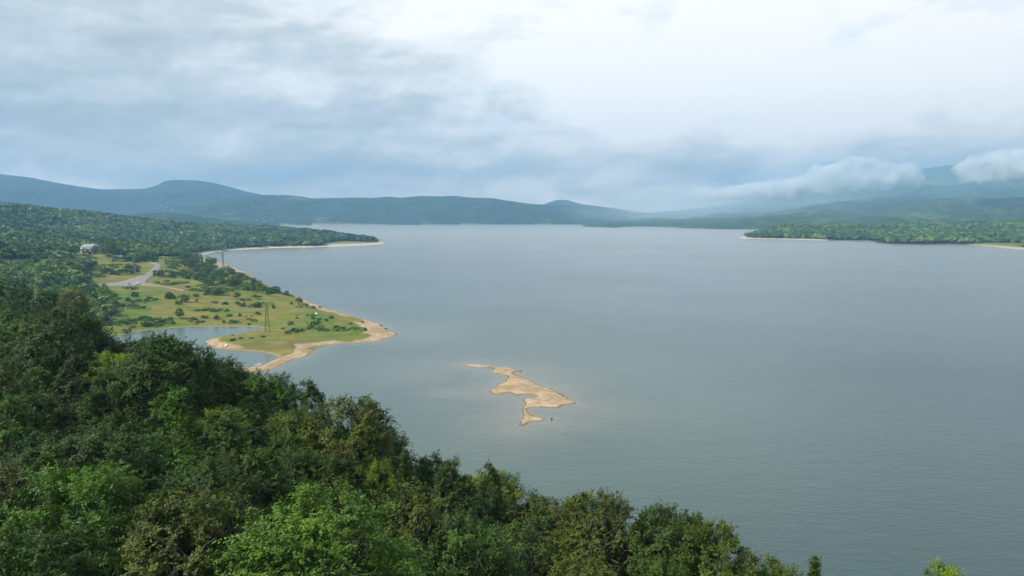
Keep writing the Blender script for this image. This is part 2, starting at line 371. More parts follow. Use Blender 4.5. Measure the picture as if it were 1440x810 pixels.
# surface cover, painted as polygons on the ground
PX, PY = project(X, Y, np.maximum(Z, 0))
zone = (R > 330) & (R < 1600) & (PX > -50) & (PX < 900)
def cover(polys, soft=2.2, jit=3.0, seed=31):
    g = np.zeros(X.shape)
    xs, ys, rr = PX[zone], PY[zone], R[zone]
    jx = fbm(X[zone], Y[zone], 22, 4, seed) * jit; jy = fbm(X[zone], Y[zone], 22, 4, seed + 7) * jit * 0.5
    v = np.zeros(xs.shape)
    for p in polys:
        d = dist_poly(xs + jx, (ys + jy) * 1.0, p); ins = inside(xs + jx, ys + jy, p)
        v = np.maximum(v, np.clip(0.5 + np.where(ins, d, -d) / soft, 0, 1))
    g[zone] = v
    return g
sandp = [[(425,419),(470,436),(520,450),(560,466),(562,472),(540,480),(528,482),(505,482),(495,479),(510,477.5),(522,473),(518,470),(509,468),(514,464),(507,459),(497,452.5),(515,453),(508,449),(494,445),(484,445),(470,440),(452,436.5),(436,431),(424,424)],
         [(330,516),(345,516),(365,512),(385,506),(400,501),(412,497),(418,488),(412,484),(430,483),(445,481),(470,478.5),(490,480.5),(470,483),(452,484.5),(437,488.5),(428,491),(440,492),(436,497),(426,504),(404,511),(386,519),(362,524),(330,526)],
         [(291,481),(300,477),(313,481),(338,486),(345,490),(325,491),(306,489)], [(286,478),(310,475),(306,480),(300,487),(288,484)],
         [(272,362),(290,355),(300,356),(285,364),(295,370),(280,368)]]
SAND = cover(sandp, 1.6, 2.2)
SAND = np.maximum(SAND, isld * 1.0)
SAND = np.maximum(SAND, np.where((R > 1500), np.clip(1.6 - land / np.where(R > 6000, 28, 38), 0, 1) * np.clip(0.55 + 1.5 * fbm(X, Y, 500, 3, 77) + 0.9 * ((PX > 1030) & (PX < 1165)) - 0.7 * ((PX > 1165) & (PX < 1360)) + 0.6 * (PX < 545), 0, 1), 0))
SAND = np.maximum(SAND, np.where((R > 330) & (R < 1500), np.clip(1.2 - land / 4.0, 0, 1) * 0.75, 0))
DIRT = cover([[(128,400),(133,397),(160,394),(176,390),(178,392.5),(160,396.5),(142,401),(130,404)], [(340,484),(400,484),(420,480),(410,491),(370,492),(345,490)], [(400,478),(440,476),(470,474),(440,480),(405,482)], [(230,405),(262,403),(268,408),(245,410)]], 2.5, 3.5, 41)
LUSH = cover([[(150,420),(205,420),(215,440),(180,455),(120,480),(120,440)], [(100,405),(140,404),(235,408),(200,425),(150,425)], [(440,440),(470,446),(470,455),(420,462),(400,455),(430,445)], [(400,462),(510,455),(506,472),(440,480),(400,474)], [(100,385),(145,382),(150,390),(120,400)], [(180,462),(240,455),(330,452),(400,455),(330,458),(240,461),(150,474)]], 9, 8, 51)
FORESTF = np.zeros(X.shape)

ground_m, n = new_mat('ground_cover')
pos = n.node('ShaderNodeNewGeometry').outputs['Position']
big = n.noise(pos, 0.012, 5, 0.55); mid = n.noise(pos, 0.05, 5, 0.6); fine = n.noise(pos, 0.45, 4, 0.6)
dry = n.mix(n.smooth(mid, 0.38, 0.62), (0.150, 0.150, 0.024), (0.225, 0.190, 0.046))
grs = n.mix(n.smooth(fine, 0.3, 0.7), (0.060, 0.120, 0.015), (0.110, 0.175, 0.022))
lushf = n.m('ADD', n.m('MULTIPLY', n.attr('lush'), 0.75), n.m('ADD', 0.26, n.m('MULTIPLY', n.m('SUBTRACT', big, 0.5), 3.0)), clamp=True)
g = n.mix(lushf, dry, grs)
g = n.mix(n.smooth(n.noise(pos, 0.12, 4, 0.65), 0.60, 0.72, 0, 0.6), g, (0.04, 0.07, 0.016))
mpg = n.node('ShaderNodeMapping'); n.l.new(pos, mpg.inputs[0]); mpg.inputs['Scale'].default_value = (0.35, 1.0, 1.0); mpg.inputs['Rotation'].default_value = (0, 0, 0.5)
g = n.mix(n.smooth(n.noise(mpg.outputs[0], 0.07, 6, 0.7), 0.5, 0.62, 0, 0.75), g, (0.20, 0.165, 0.062))
g = n.mix(n.smooth(n.noise(mpg.outputs[0], 0.045, 6, 0.7, 0.5), 0.54, 0.64, 0, 0.7), g, (0.06, 0.13, 0.018))
g = n.mix(n.m('MULTIPLY', n.attr('dirt'), 0.75), g, n.mix(fine, (0.13, 0.085, 0.040), (0.21, 0.15, 0.070)))
snd = n.mix(n.smooth(mid, 0.35, 0.65), (0.33, 0.215, 0.125), (0.47, 0.35, 0.235))
snd = n.mix(n.smooth(n.noise(pos, 0.16, 5, 0.6, 0.6), 0.48, 0.60, 0, 0.75), snd, (0.26, 0.20, 0.095))
snd = n.mix(n.smooth(fine, 0.35, 0.75, 0, 0.35), snd, (0.55, 0.42, 0.28))
cmb = n.node('ShaderNodeCombineXYZ'); n.l.new(n.m('ADD', n.m('MULTIPLY', n.attr('shore'), 0.55), n.m('MULTIPLY', n.noise(pos, 0.045, 4, 0.6), 5.0)), cmb.inputs[0])
snd = n.mix(n.smooth(n.noise(cmb.outputs[0], 1.0, 3, 0.7), 0.50, 0.64, 0, 0.55), snd, (0.235, 0.165, 0.095))
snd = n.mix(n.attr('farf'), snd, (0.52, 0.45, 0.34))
wetn = n.m('ADD', n.attr('shore'), n.m('MULTIPLY', n.m('SUBTRACT', n.noise(pos, 0.06, 3, 0.6), 0.5), 3.5))
snd = n.mix(n.smooth(wetn, 0.0, 1.5, 0.85, 0.0), snd, (0.12, 0.085, 0.050))
g = n.mix(n.attr('sand'), g, snd)
g = n.mix(n.attr('wood'), g, n.mix(mid, (0.014, 0.024, 0.009), (0.030, 0.040, 0.014)))
out_surf(n, pbsdf(n, g, 0.92, 0.15, bump(n, fine, 0.25)))
# the wood floor under the hillside and inland trees
def Pp(l): return l
clear = [[(112,388),(128,380),(140,372),(175,368),(209,366),(215,362),(222,360),(262,362),(262,378),(248,385),(262,398),(300,408),(330,405),(345,412),(400,415),(430,422),(565,468),(385,524),(330,524),(100,500),(120,480),(135,478),(125,462),(150,450),(165,440),(160,425),(150,410),(125,405)],
         [(95,372),(99,358),(112,350),(145,351),(160,358),(176,362),(178,372),(150,374),(120,376)], [(0,366),(25,363),(42,366),(45,372),(30,376),(0,374)], [(455,342),(480,339),(505,339.5),(530,341),(541,344),(440,347),(455,344)], [(245,372),(250,362),(285,366),(318,377),(345,390),(372,404),(398,414),(378,417),(345,412),(300,408),(262,398),(248,388)], [(1380,341),(1440,341.5),(1440,352),(1330,346)]]
CLR = np.zeros(X.shape, bool)
for p in clear: CLR |= inside(PX, PY, p) & (R > 430)
WOOD = np.where((SD > 6) & ~CLR & ~isld & (SAND < 0.3), 1.0, 0.0)
V = np.stack([X, Y, Z], -1).reshape(-1, 3)
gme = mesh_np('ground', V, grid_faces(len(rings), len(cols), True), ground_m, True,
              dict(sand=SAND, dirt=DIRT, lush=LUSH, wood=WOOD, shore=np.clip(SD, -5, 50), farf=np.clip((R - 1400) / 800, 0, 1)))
tag(link('ground', gme), 'grassy and sandy land round the lake, wooded hills to its west', kind='structure')

# water: a sheet at z = 0
wr = rings[rings > 95][::2]; wr = wr[wr < 12500]
wc = np.radians(np.concatenate([np.arange(-60, -37, 2.0), np.arange(-37, 38, 0.25), np.arange(38, 176, 3.0)]))
WA, WR = np.meshgrid(wc, wr); WX = WR * np.sin(WA); WY = WR * np.cos(WA)
d_isl = dist_poly(WX, WY, isl); d_pen = dist_poly(WX, WY, lake[:34], False)
d_near = np.where(inside(WX, WY, lagoon), 60.0, 1e3)
halo = fbm(WX, WY, 45, 4, 61)
mud = np.maximum(0.9 * np.exp(-d_isl / (24 + 16 * halo)), 0.8 * np.exp(-d_pen / (11 + 6 * halo)))
m2 = at_z(655, 553); mud = np.maximum(mud, 0.65 * np.exp(-(((WX - m2[0]) / 30) ** 2 + ((WY - m2[1]) / 17) ** 2)))
m3 = at_z(600, 520); mud = np.maximum(mud, 0.40 * np.exp(-(((WX - m3[0]) / 45) ** 2 + ((WY - m3[1]) / 55) ** 2)))
m4 = at_z(585, 470); mud = np.maximum(mud, 0.45 * np.exp(-(((WX - m4[0]) / 40) ** 2 + ((WY - m4[1]) / 60) ** 2)))
water_m, n = new_mat('lake_water')
pos = n.node('ShaderNodeNewGeometry').outputs['Position']
mp = n.node('ShaderNodeMapping'); n.l.new(pos, mp.inputs[0]); mp.inputs['Rotation'].default_value = (0, 0, RAD(35)); mp.inputs['Scale'].default_value = (0.42, 1.0, 1.0)
rip = n.m('ADD', n.m('MULTIPLY', n.noise(mp.outputs[0], 0.55, 4, 0.6, 0.4), 0.7), n.m('MULTIPLY', n.noise(mp.outputs[0], 0.14, 3, 0.55, 0.3), 0.8))
base = n.mix(n.smooth(n.noise(pos, 0.0025, 3, 0.5), 0.25, 0.75), (0.026, 0.056, 0.062), (0.034, 0.067, 0.072))
base = n.mix(n.attr('silt'), base, (0.098, 0.140, 0.118))
mudf = n.m('MULTIPLY', n.attr('mud'), n.smooth(n.noise(pos, 0.05, 4, 0.6), 0.15, 0.6, 0.65, 1.0))
base = n.mix(n.m('MULTIPLY', mudf, 0.62), base, (0.27, 0.235, 0.185))
base = n.mix(n.attr('far'), base, (0.27, 0.27, 0.235))  # base colour paler with distance, standing in for reflected horizon sky
windy = n.smooth(n.noise(pos, 0.0022, 3, 0.5), 0.35, 0.65, 0.14, 0.24)
b = n.node('ShaderNodeBump'); n.l.new(rip, b.inputs['Height']); b.inputs['Distance'].default_value = 0.32
windy = n.m('ADD', n.m('MULTIPLY', windy, n.m('SUBTRACT', 1.0, n.attr('far'))), n.m('MULTIPLY', n.attr('far'), 0.27))
n.l.new(n.m('MULTIPLY', n.smooth(n.attr('calm'), 0, 1, 1.0, 0.6), n.smooth(n.attr('far'), 0, 1, 1.0, 0.25)), b.inputs['Strength'])
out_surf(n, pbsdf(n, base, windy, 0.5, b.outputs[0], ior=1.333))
calm = inside(WX, WY, lagoon) * 1.0
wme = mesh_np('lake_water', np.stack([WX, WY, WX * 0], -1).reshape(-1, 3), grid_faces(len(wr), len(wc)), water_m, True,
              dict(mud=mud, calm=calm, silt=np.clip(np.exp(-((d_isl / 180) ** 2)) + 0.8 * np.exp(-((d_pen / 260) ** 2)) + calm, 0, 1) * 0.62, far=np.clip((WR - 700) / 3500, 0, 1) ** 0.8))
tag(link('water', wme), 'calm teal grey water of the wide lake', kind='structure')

# ------------------------------------------------------------------ hills and mountains
def hill_mat(name, dark, light, meadow, mscale=0.0016, mth=0.60, tree=0.035):
    m, n = new_mat(name)
    pos = n.node('ShaderNodeNewGeometry').outputs['Position']
    f = n.noise(pos, tree, 3, 0.75)
    f2 = n.noise(pos, tree * 0.18, 4, 0.6)
    c = n.mix(n.smooth(f, 0.36, 0.64), dark, light)
    c = n.mix(n.smooth(f2, 0.35, 0.7, 0, 0.6), c, tuple(x * 0.6 for x in dark))
    mf = n.smooth(n.noise(pos, mscale, 5, 0.6, 0.5), mth, mth + 0.10, 0, 0.8)
    c = n.mix(mf, c, meadow)
    out_surf(n, pbsdf(n, c, 0.9, 0.1, bump(n, f, 9.0, 1.0)))
    return m
def hill(name, label, sky_pts, d_ridge, d_base, back, m, rough, seed, zb=-6, shape=1.25, nrow=90, naz=420, base_pts=None, crest=4.0):
    px = np.array([p[0] for p in sky_pts], float); py = np.array([p[1] for p in sky_pts], float)
    ax = []; ez = []
    for a_, b_ in zip(px, py):
        q = azel(a_, b_); ax.append(q[0]); ez.append(tan(q[1]))
    ax = np.array(ax); ez = np.array(ez)
    az_ = np.linspace(ax[0], ax[-1], naz)
    te = np.interp(az_, ax, ez)
    k = np.array([1, 2, 3, 2, 1]) / 9.0; te = np.convolve(np.pad(te, 2, 'edge'), k, 'valid')
    zr = CAMZ + d_ridge * te
    t = np.concatenate([np.linspace(0, 1, nrow), np.linspace(1, 1 + back, 16)[1:]])
    Ag, T = np.meshgrid(az_, t)
    D = d_base + (d_ridge - d_base) * T
    hx = D * np.sin(Ag); hy = D * np.cos(Ag)
    s = np.where(T <= 1, np.clip(T, 0, 1) ** shape, 1 - ((T - 1) / back) ** 1.6)
    ridg = 1 - np.abs(fbm(hx, hy, rough * 9, 5, seed, 0.55)) * 2.2
    nz = (ridg - 0.55) * rough * 1.0 + fbm(hx, hy, rough * 2.5, 4, seed + 3) * rough * 0.35
    Zh = zb + (zr[None, :] - zb) * s + nz * np.clip(4 * T * np.clip(1 - T, 0, 1), 0, 1) * np.clip((zr[None, :] - zb) / (rough * 3), 0, 1)
    Zh += fbm(hx, hy, 45, 3, seed + 9) * crest * np.clip(T * 3, 0, 1)
    # keep the crest where the skyline is: nothing in front may rise above it
    limit = CAMZ + D * (te[None, :] + 0.0004) + fbm(hx, hy, 60, 2, seed + 5) * 2
    Zh = np.where(T < 0.999, np.minimum(Zh, limit), Zh)
    me = mesh_np(name, np.stack([hx, hy, Zh], -1).reshape(-1, 3), grid_faces(len(t), naz), m, True)
    tag(link(name, me), label, kind='structure')
hm_far = hill_mat('far_ridge_forest', (0.022, 0.036, 0.020), (0.040, 0.060, 0.026), (0.10, 0.11, 0.05), 0.0013, 0.62, 0.03)
hm_mid = hill_mat('mid_ridge_forest', (0.020, 0.038, 0.016), (0.052, 0.082, 0.028), (0.12, 0.15, 0.05), 0.0018, 0.56, 0.03)
hm_mtn = hill_mat('mountain_forest', (0.026, 0.052, 0.020), (0.095, 0.145, 0.042), (0.15, 0.20, 0.065), 0.0011, 0.56, 0.022)
hill('hills', 'long blue ridge far behind the lake, highest as a flat topped summit', [(-420,225),(-150,236),(0,245),(40,249),(80,257),(110,262),(140,266),(180,266),(205,265),(220,261),(232,254),(250,253),(280,254),(300,257),(320,262),(345,269),(370,274),(430,285),(520,300),(600,306)], 13500, 9800, 0.35, hm_far, 150, 21, shape=0.9)
hill('hills', 'small pale peak showing beyond the wooded ridge', [(700,303),(750,292),(765,287),(780,282),(790,280.5),(800,282),(815,286.5),(840,290),(900,298),(960,305)], 14500, 12500, 0.3, hm_far, 110, 33)
hill('hills', 'dark wooded ridge along the far shore of the lake', [(150,306),(200,303),(230,300),(262,294),(300,285),(318,280),(340,276),(375,274),(410,274.5),(440,279),(470,278.5),(500,277.5),(520,278.5),(545,276.5),(562,278),(590,275.5),(620,276),(640,275.5),(665,278),(690,278.5),(720,283),(745,286.5),(765,288),(800,288),(830,288.5),(850,291),(870,294),(885,299),(905,304),(940,309)], 9400, 7600, 0.4, hm_mid, 70, 45, shape=0.8)
hill('hills', 'long forested mountain slope rising behind the wooded headland', [(820,308),(860,304),(900,300),(950,296),(1000,291),(1060,284),(1120,276),(1180,266),(1240,251),(1290,238),(1340,232),(1400,226),(1440,222),(1560,212),(1750,205),(2100,200)], 9800, 5400, 0.3, hm_mtn, 130, 57, shape=1.15, nrow=140, naz=640)
hill('hills', 'low dark wooded spur in front of the blue ridge', [(-400,255),(-120,268),(-20,281),(20,285),(60,292),(90,298),(130,303),(180,308),(240,311)], 5200, 4000, 0.35, hm_mid, 60, 69)
hill('hills', 'low dark knoll between the village and the lake', [(150,310),(180,303),(210,299.5),(240,299),(270,302),(310,308),(360,313)], 6600, 5900, 0.5, hm_mid, 40, 71)

# air
haze_m, n = new_mat('haze_air')
pv = n.node('ShaderNodeVolumePrincipled'); pv.inputs['Color'].default_value = (0.29, 0.55, 0.85, 1); pv.inputs['Density'].default_value = 8.5e-5; pv.inputs['Anisotropy'].default_value = 0.2
out_surf(n, None, pv.outputs[0])
ztop = 0
hv = np.array([(x, y, z) for x in (-16500, 16500) for y in (-16500, 16500) for z in (-12, max(max(v.co.z for v in o.data.vertices) for o in C.objects if o.type == 'MESH' and o.name.startswith('hills')) + 320)], float)
hf = [(0, 1, 3, 2), (4, 6, 7, 5), (0, 4, 5, 1), (2, 3, 7, 6), (0, 2, 6, 4), (1, 5, 7, 3)]
tag(link('haze', mesh_np('haze', hv, hf, haze_m)), 'thin bluish air haze over the whole lake valley', 'haze', kind='stuff')

# ------------------------------------------------------------------ foliage
def leaf_mat(name, objcol=True, ramp=None, lo=0.55, hi=1.5, trans=0.18):
    m, n = new_mat(name)
    t = n.attr('tint')
    if objcol:
        c = n.node('ShaderNodeObjectInfo').outputs['Color']
        k = n.ramp(t, [(0, (lo, lo * 0.97, lo)), (0.5, (1, 1, 1)), (1, (hi * 1.05, hi, hi * 0.75))])
        c = n.mix(1.0, c, k, 'MULTIPLY')
    else:
        c = n.ramp(t, ramp)
    p = pbsdf(n, c, 0.55, 0.25)
    tr = n.node('ShaderNodeBsdfTranslucent'); n.l.new(n.mix(1.0, c, (1.1, 1.25, 0.6), 'MULTIPLY'), tr.inputs[0])
    ms = n.node('ShaderNodeMixShader'); ms.inputs[0].default_value = trans
    n.l.new(p, ms.inputs[1]); n.l.new(tr.outputs[0], ms.inputs[2])
    out_surf(n, ms.outputs[0]); return m
leaf_m = leaf_mat('tree_leaves')
bark_m, n = new_mat('bark')
bp = n.node('ShaderNodeTexCoord').outputs['Object']
out_surf(n, pbsdf(n, n.mix(n.noise(bp, 2.5, 5, 0.7), (0.05, 0.04, 0.03), (0.17, 0.15, 0.12)), 0.9, 0.1))
bark_pale_m = simple_mat('pale_bark', (0.42, 0.40, 0.35), 0.8, 0.2, var=0.4, scale=2)

def unit(v): return v / (np.linalg.norm(v, axis=-1, keepdims=True) + 1e-9)
def quads(P_, N_, U_, a, b):
    """rhombic leaves: centre P_, normal N_, long axis U_, half length a, half width b"""
    U_ = unit(U_ - N_ * (U_ * N_).sum(-1, keepdims=True)); W_ = np.cross(N_, U_)
    a = np.asarray(a)[..., None]; b = np.asarray(b)[..., None]
    q = np.stack([P_ - U_ * a, P_ + W_ * b - U_ * a * 0.1 + N_ * b * 0.15, P_ + U_ * a, P_ - W_ * b - U_ * a * 0.1 + N_ * b * 0.15], 1)
    return q.reshape(-1, 3), np.arange(len(P_) * 4, dtype=np.int32).reshape(-1, 4)
def tubes(segs, sides=6):
    """tapered tubes (p0, r0, p1, r1) as quads"""
    Vs = []; Fs = []; o = 0
    for p0, r0, p1, r1 in segs:
        p0 = np.array(p0, float); p1 = np.array(p1, float); d = unit(p1 - p0)
        u = unit(np.cross(d, (0.3, 0.9, 0.1))); v = np.cross(d, u)
        a = np.arange(sides) * 2 * pi / sides
        ring = np.cos(a)[:, None] * u + np.sin(a)[:, None] * v
        Vs += [p0 + ring * r0, p1 + ring * r1]
        for i in range(sides): Fs.append((o + i, o + (i + 1) % sides, o + sides + (i + 1) % sides, o + sides + i))
        o += 2 * sides
    return np.concatenate(Vs), np.array(Fs)
def limb(p0, p1, r0, r1, rg, k=4, wob=0.25):
    p0 = np.array(p0, float); p1 = np.array(p1, float); L = np.linalg.norm(p1 - p0)
    prev = p0; out = []
    for i in range(1, k + 1):
        t = i / k
        p = p0 + (p1 - p0) * t + (rg.normal(size=3) * wob * L * 0.12 if i < k else 0)
        out.append((prev, r0 + (r1 - r0) * (i - 1) / k, p, r0 + (r1 - r0) * t)); prev = p
    return out
def make_tree(seed, kind='round', R_=5.5, H_=14.0, base=3.0, nclump=62, ntwig=18, nleaf=16, lsz=0.34, flat=0.5, bark=None):
    """returns (trunk mesh, crown mesh, radius, height)"""
    rg = np.random.default_rng(seed)
    zc_ = (base + H_) / 2; hz = (H_ - base) / 2
    cen = []; rad = []
    tries = 0
    while len(cen) < nclump and tries < 9000:
        tries += 1
        d = unit(rg.normal(size=3))
        if d[2] < -0.75: continue
        f = rg.uniform(0.55, 1.0) ** 0.6
        if kind == 'tall': w_ = 1.0 - 0.25 * max(d[2], 0)
        elif kind == 'cone': w_ = 1.0
        else: w_ = 1.0
        ang = math.atan2(d[1], d[0])
        lob = 1 + 0.16 * sin(3 * ang + seed) + 0.10 * sin(5 * ang + 2 * seed + d[2] * 3)
        p = np.array((d[0] * R_ * f * lob * w_, d[1] * R_ * f * lob * w_, zc_ + d[2] * hz * f * (1 + 0.08 * sin(4 * ang + seed))))
        if kind == 'cone':
            z = rg.uniform(0, 1) ** 1.5; rr = R_ * (1 - z) ** 0.85 * rg.uniform(0.55, 1.0)
            p = np.array((cos(ang) * rr, sin(ang) * rr, base + z * (H_ - base - 0.4)))
        r = rg.uniform(0.75, 1.5) * R_ / 5.0
        if kind == 'cone': r *= 0.75
        if cen and min(np.linalg.norm(p - c) for c in cen) < r * 0.55: continue
        cen.append(p); rad.append(r)
    cen = np.array(cen); rad = np.array(rad); nc = len(cen)
    axis = np.array((0, 0, zc_ - hz * 0.35))
    outw = unit(cen - axis)
    ctint = rg.normal(size=nc) * 0.17
    T = ntwig; L = nleaf
    tdir = unit(outw[:, None] * 0.9 + rg.normal(size=(nc, T, 3)) * 0.85 + np.array((0, 0, 0.25)))
    if kind == 'cone': tdir = unit(outw[:, None] * np.array((1.3, 1.3, 0.1)) + rg.normal(size=(nc, T, 3)) * np.array((0.8, 0.8, 0.25)))
    tst = cen[:, None] + rg.normal(size=(nc, T, 3)) * rad[:, None, None] * 0.30
    tlen = rad[:, None] * rg.uniform(0.8, 1.5, (nc, T))
    s = np.linspace(0.15, 1, L)[None, None, :]
    droop = np.zeros((nc, T, L, 3)); droop[..., 2] = -0.22 * (s ** 2) * tlen[..., None]
    side = unit(np.cross(tdir, rg.normal(size=(nc, T, 3)) * flat + np.array((0, 0, 1))))
    alt = np.where(np.arange(L) % 2 == 0, 1, -1)[None, None, :]
    Pt = tst[:, :, None] + tdir[:, :, None] * (s * tlen[..., None])[..., None] + droop \
        + side[:, :, None] * (alt * rg.uniform(0.1, 0.34, (nc, T, L)) * (1.15 - s))[..., None] + rg.normal(size=(nc, T, L, 3)) * 0.06
    Nn = unit(unit(np.cross(side, tdir))[:, :, None] * 0.55 + unit(Pt - axis) * 0.95 + rg.normal(size=(nc, T, L, 3)) * 0.36)
    Uu = unit(tdir[:, :, None] * 0.8 + side[:, :, None] * (alt * 0.9)[..., None])
    sz = lsz * 0.50 * rg.uniform(0.7, 1.25, (nc, T, L))
    tint = 0.5 + ctint[:, None, None] + rg.normal(size=(nc, T, 1)) * 0.12 + rg.normal(size=(nc, T, L)) * 0.10 + 0.0 * s
    Vv, Ff = quads(Pt.reshape(-1, 3), Nn.reshape(-1, 3), np.broadcast_to(Uu, Pt.shape).reshape(-1, 3), sz.reshape(-1), sz.reshape(-1) * 0.52)
    crown = mesh_np('crown', Vv, Ff, leaf_m, False, None, dict(tint=np.clip(tint.reshape(-1), 0, 1)))
    segs = limb((0, 0, -1.5), (0, 0, H_ * 0.62), 0.30 * R_ / 5, 0.13, rg, 6, 0.15)
    for i in rg.permutation(nc)[:26]:
        z0 = rg.uniform(base * 0.7, H_ * 0.55)
        segs += limb((0, 0, z0), cen[i] + outw[i] * rad[i] * 0.5, 0.10, 0.03, rg, 4, 0.5)
    tv, tf = tubes(segs, 6)
    trunk = mesh_np('trunk', tv, tf, bark or bark_m, True)
    return trunk, crown, R_, H_
PROTO = dict(
    round_a=make_tree(1, 'round', 5.6, 14, 2.2, 78, 20, 17, 0.33),
    round_b=make_tree(2, 'round', 4.8, 13, 2.4, 66, 20, 17, 0.31),
    round_c=make_tree(3, 'round', 6.4, 14, 2.0, 92, 20, 17, 0.34, 0.8),
    upright=make_tree(4, 'tall', 4.0, 16, 2.5, 66, 20, 17, 0.30, 1.2),
    loose=make_tree(5, 'tall', 4.4, 14, 3.0, 44, 16, 15, 0.29, 1.4),
    fine=make_tree(6, 'round', 5.2, 12.5, 1.8, 80, 24, 18, 0.25, 1.0),
    slender=make_tree(8, 'tall', 2.4, 15, 3.5, 34, 16, 15, 0.28, 1.1),
    fir=make_tree(9, 'cone', 3.2, 15, 1.6, 96, 15, 15, 0.26, 0.3),
)
BUSH = [make_tree(20 + i, 'round', 2.4, 3.4, 0.1, 26, 13, 12, 0.30, 1.0)[:2] for i in range(3)]
COLS = [('deep green', (0.025, 0.053, 0.012)), ('dark green', (0.030, 0.062, 0.016)), ('mid green', (0.040, 0.082, 0.019)),
        ('bluish green', (0.026, 0.062, 0.027)), ('fresh green', (0.048, 0.102, 0.018)), ('yellow green', (0.092, 0.140, 0.020)),
        ('olive green', (0.050, 0.076, 0.018)), ('brownish green', (0.055, 0.060, 0.022)), ('grey green', (0.085, 0.105, 0.062))]
CW = [0.18, 0.25, 0.22, 0.10, 0.10, 0.04, 0.08, 0.03, 0.0]
SHAPES = dict(round_a='round crowned', round_b='dense round', round_c='broad domed', upright='tall upright', loose='loose feathery', fine='fine leaved', slender='thin slender', fir='cone shaped fir')

# --- hillside wood: where each tree stands
SKYL = np.array([(-400,372),(0,385),(40,391),(80,401),(108,412),(120,436),(133,470),(150,480),(165,488),(180,486),(195,479),(212,475),(235,474),(258,481),(280,492),(300,508),(318,520),(332,526),(350,530),(365,532),(380,535),(395,548),(415,562),(428,572),(445,578),(455,576),(470,571),(490,566),(510,568),(530,584),(545,603),(565,622),(590,630),(612,640),(635,652),(655,660),(675,668),(690,668),(705,676),(722,690),(740,693),(752,706),(775,713),(795,720),(806,716),(818,706),(840,701),(862,706),(878,718),(890,732),(905,735),(918,724),(940,719),(965,722),(990,731),(1010,742),(1035,756),(1060,774),(1090,792),(1110,803),(1130,818),(1250,850),(1600,900)], float)
def sky_y(px): return np.interp(px, SKYL[:, 0], SKYL[:, 1])
rg = np.random.default_rng(5)
cand = []
def far_enough(x, y, r):
    for t in cand:
        if (t['x'] - x) ** 2 + (t['y'] - y) ** 2 < (0.74 * (t['r'] + r)) ** 2: return False
    return True
def add(kind, x, y, h, s_w, col, hero=False, label=None):
    r = PROTO[kind][2] * h / PROTO[kind][3] * s_w
    z = float(H(x, y))
    cand.append(dict(k=kind, x=x, y=y, z=z, h=h, sw=s_w, r=r, col=col, hero=hero, label=label, rot=rg.uniform(0, 6.28)))
def hero(kind, px, py, d, h, s_w, col, label=None):
    """a tree whose top is at this point of the view, d metres off; its foot goes down to the ground"""
    x, y, z = at_d(px, py, d)
    g0 = float(H(x, y)); hh = z - g0
    hh = min(max(hh, h * 0.7), h * 1.5)
    add(kind, x, y, hh, s_w, col, True, label)
CI = {c[0]: i for i, c in enumerate(COLS)}
for hd in HEROES: hero(*hd[:6], CI[hd[6]], hd[7])
n_try = 0
def region_pick(k):
    if k < 0.72:
        a = RAD(rg.uniform(-41, 42)); r = math.sqrt(rg.uniform(34 ** 2, 215 ** 2))
    else:
        a = RAD(rg.uniform(-40, -17)); r = math.sqrt(rg.uniform(160 ** 2, 600 ** 2))
    return r * sin(a), r * cos(a), r
kinds = list(SHAPES); kw = [0.24, 0.20, 0.17, 0.11, 0.07, 0.13, 0.03, 0.05]
while n_try < 30000 and len(cand) < 900:
    n_try += 1
    x, y, r = region_pick(rg.random())
    z = float(H(x, y))
    if z < 2.0: continue
    k = kinds[rg.choice(8, p=kw)]
    h = rg.uniform(9.5, 14.5); sw = rg.uniform(0.85, 1.15)
    cr = PROTO[k][2] * h / PROTO[k][3] * sw
    if not far_enough(x, y, cr): continue
    ok = False
    for _ in range(8):
        px, py = project(x, y, z + h); pr = cr * F / math.hypot(r, 40)
        lim_ = max(sky_y(px), sky_y(px - pr * 0.75) - 0.30 * h * F / r * 0.8, sky_y(px + pr * 0.75) - 0.30 * h * F / r * 0.8)
        if py >= lim_ - 1: ok = True; break
        h *= 0.9; cr *= 0.93; sw *= 1.03
        if h < 5.5: break
    if not ok: continue
    if project(x, y, z + h)[1] > 900 or r < 44 + 0.0: continue
    w_ = np.array(CW)
    pxx = float(project(x, y, z + h)[0]); pyy = float(project(x, y, z + h)[1])
    if pyy < 470 and pxx < 140: w_ = np.array([0.34, 0.30, 0.14, 0.10, 0.05, 0.01, 0.05, 0.01, 0.0])
    # colour drifts in patches across the slope
    q = vnoise(np.array([x / 35.0]), np.array([y / 35.0]), 4)[0]
    if q > 0.6: w_ = w_ * np.array([.5, .7, 1, 1, 1.8, 2, 1.3, 1, 1])
    elif q < 0.4: w_ = w_ * np.array([1.6, 1.4, 1, .8, .4, .3, 1, 1.3, 1])
    w_ = w_ / w_.sum()
    add(k, x, y, h, sw, int(rg.choice(9, p=w_)))
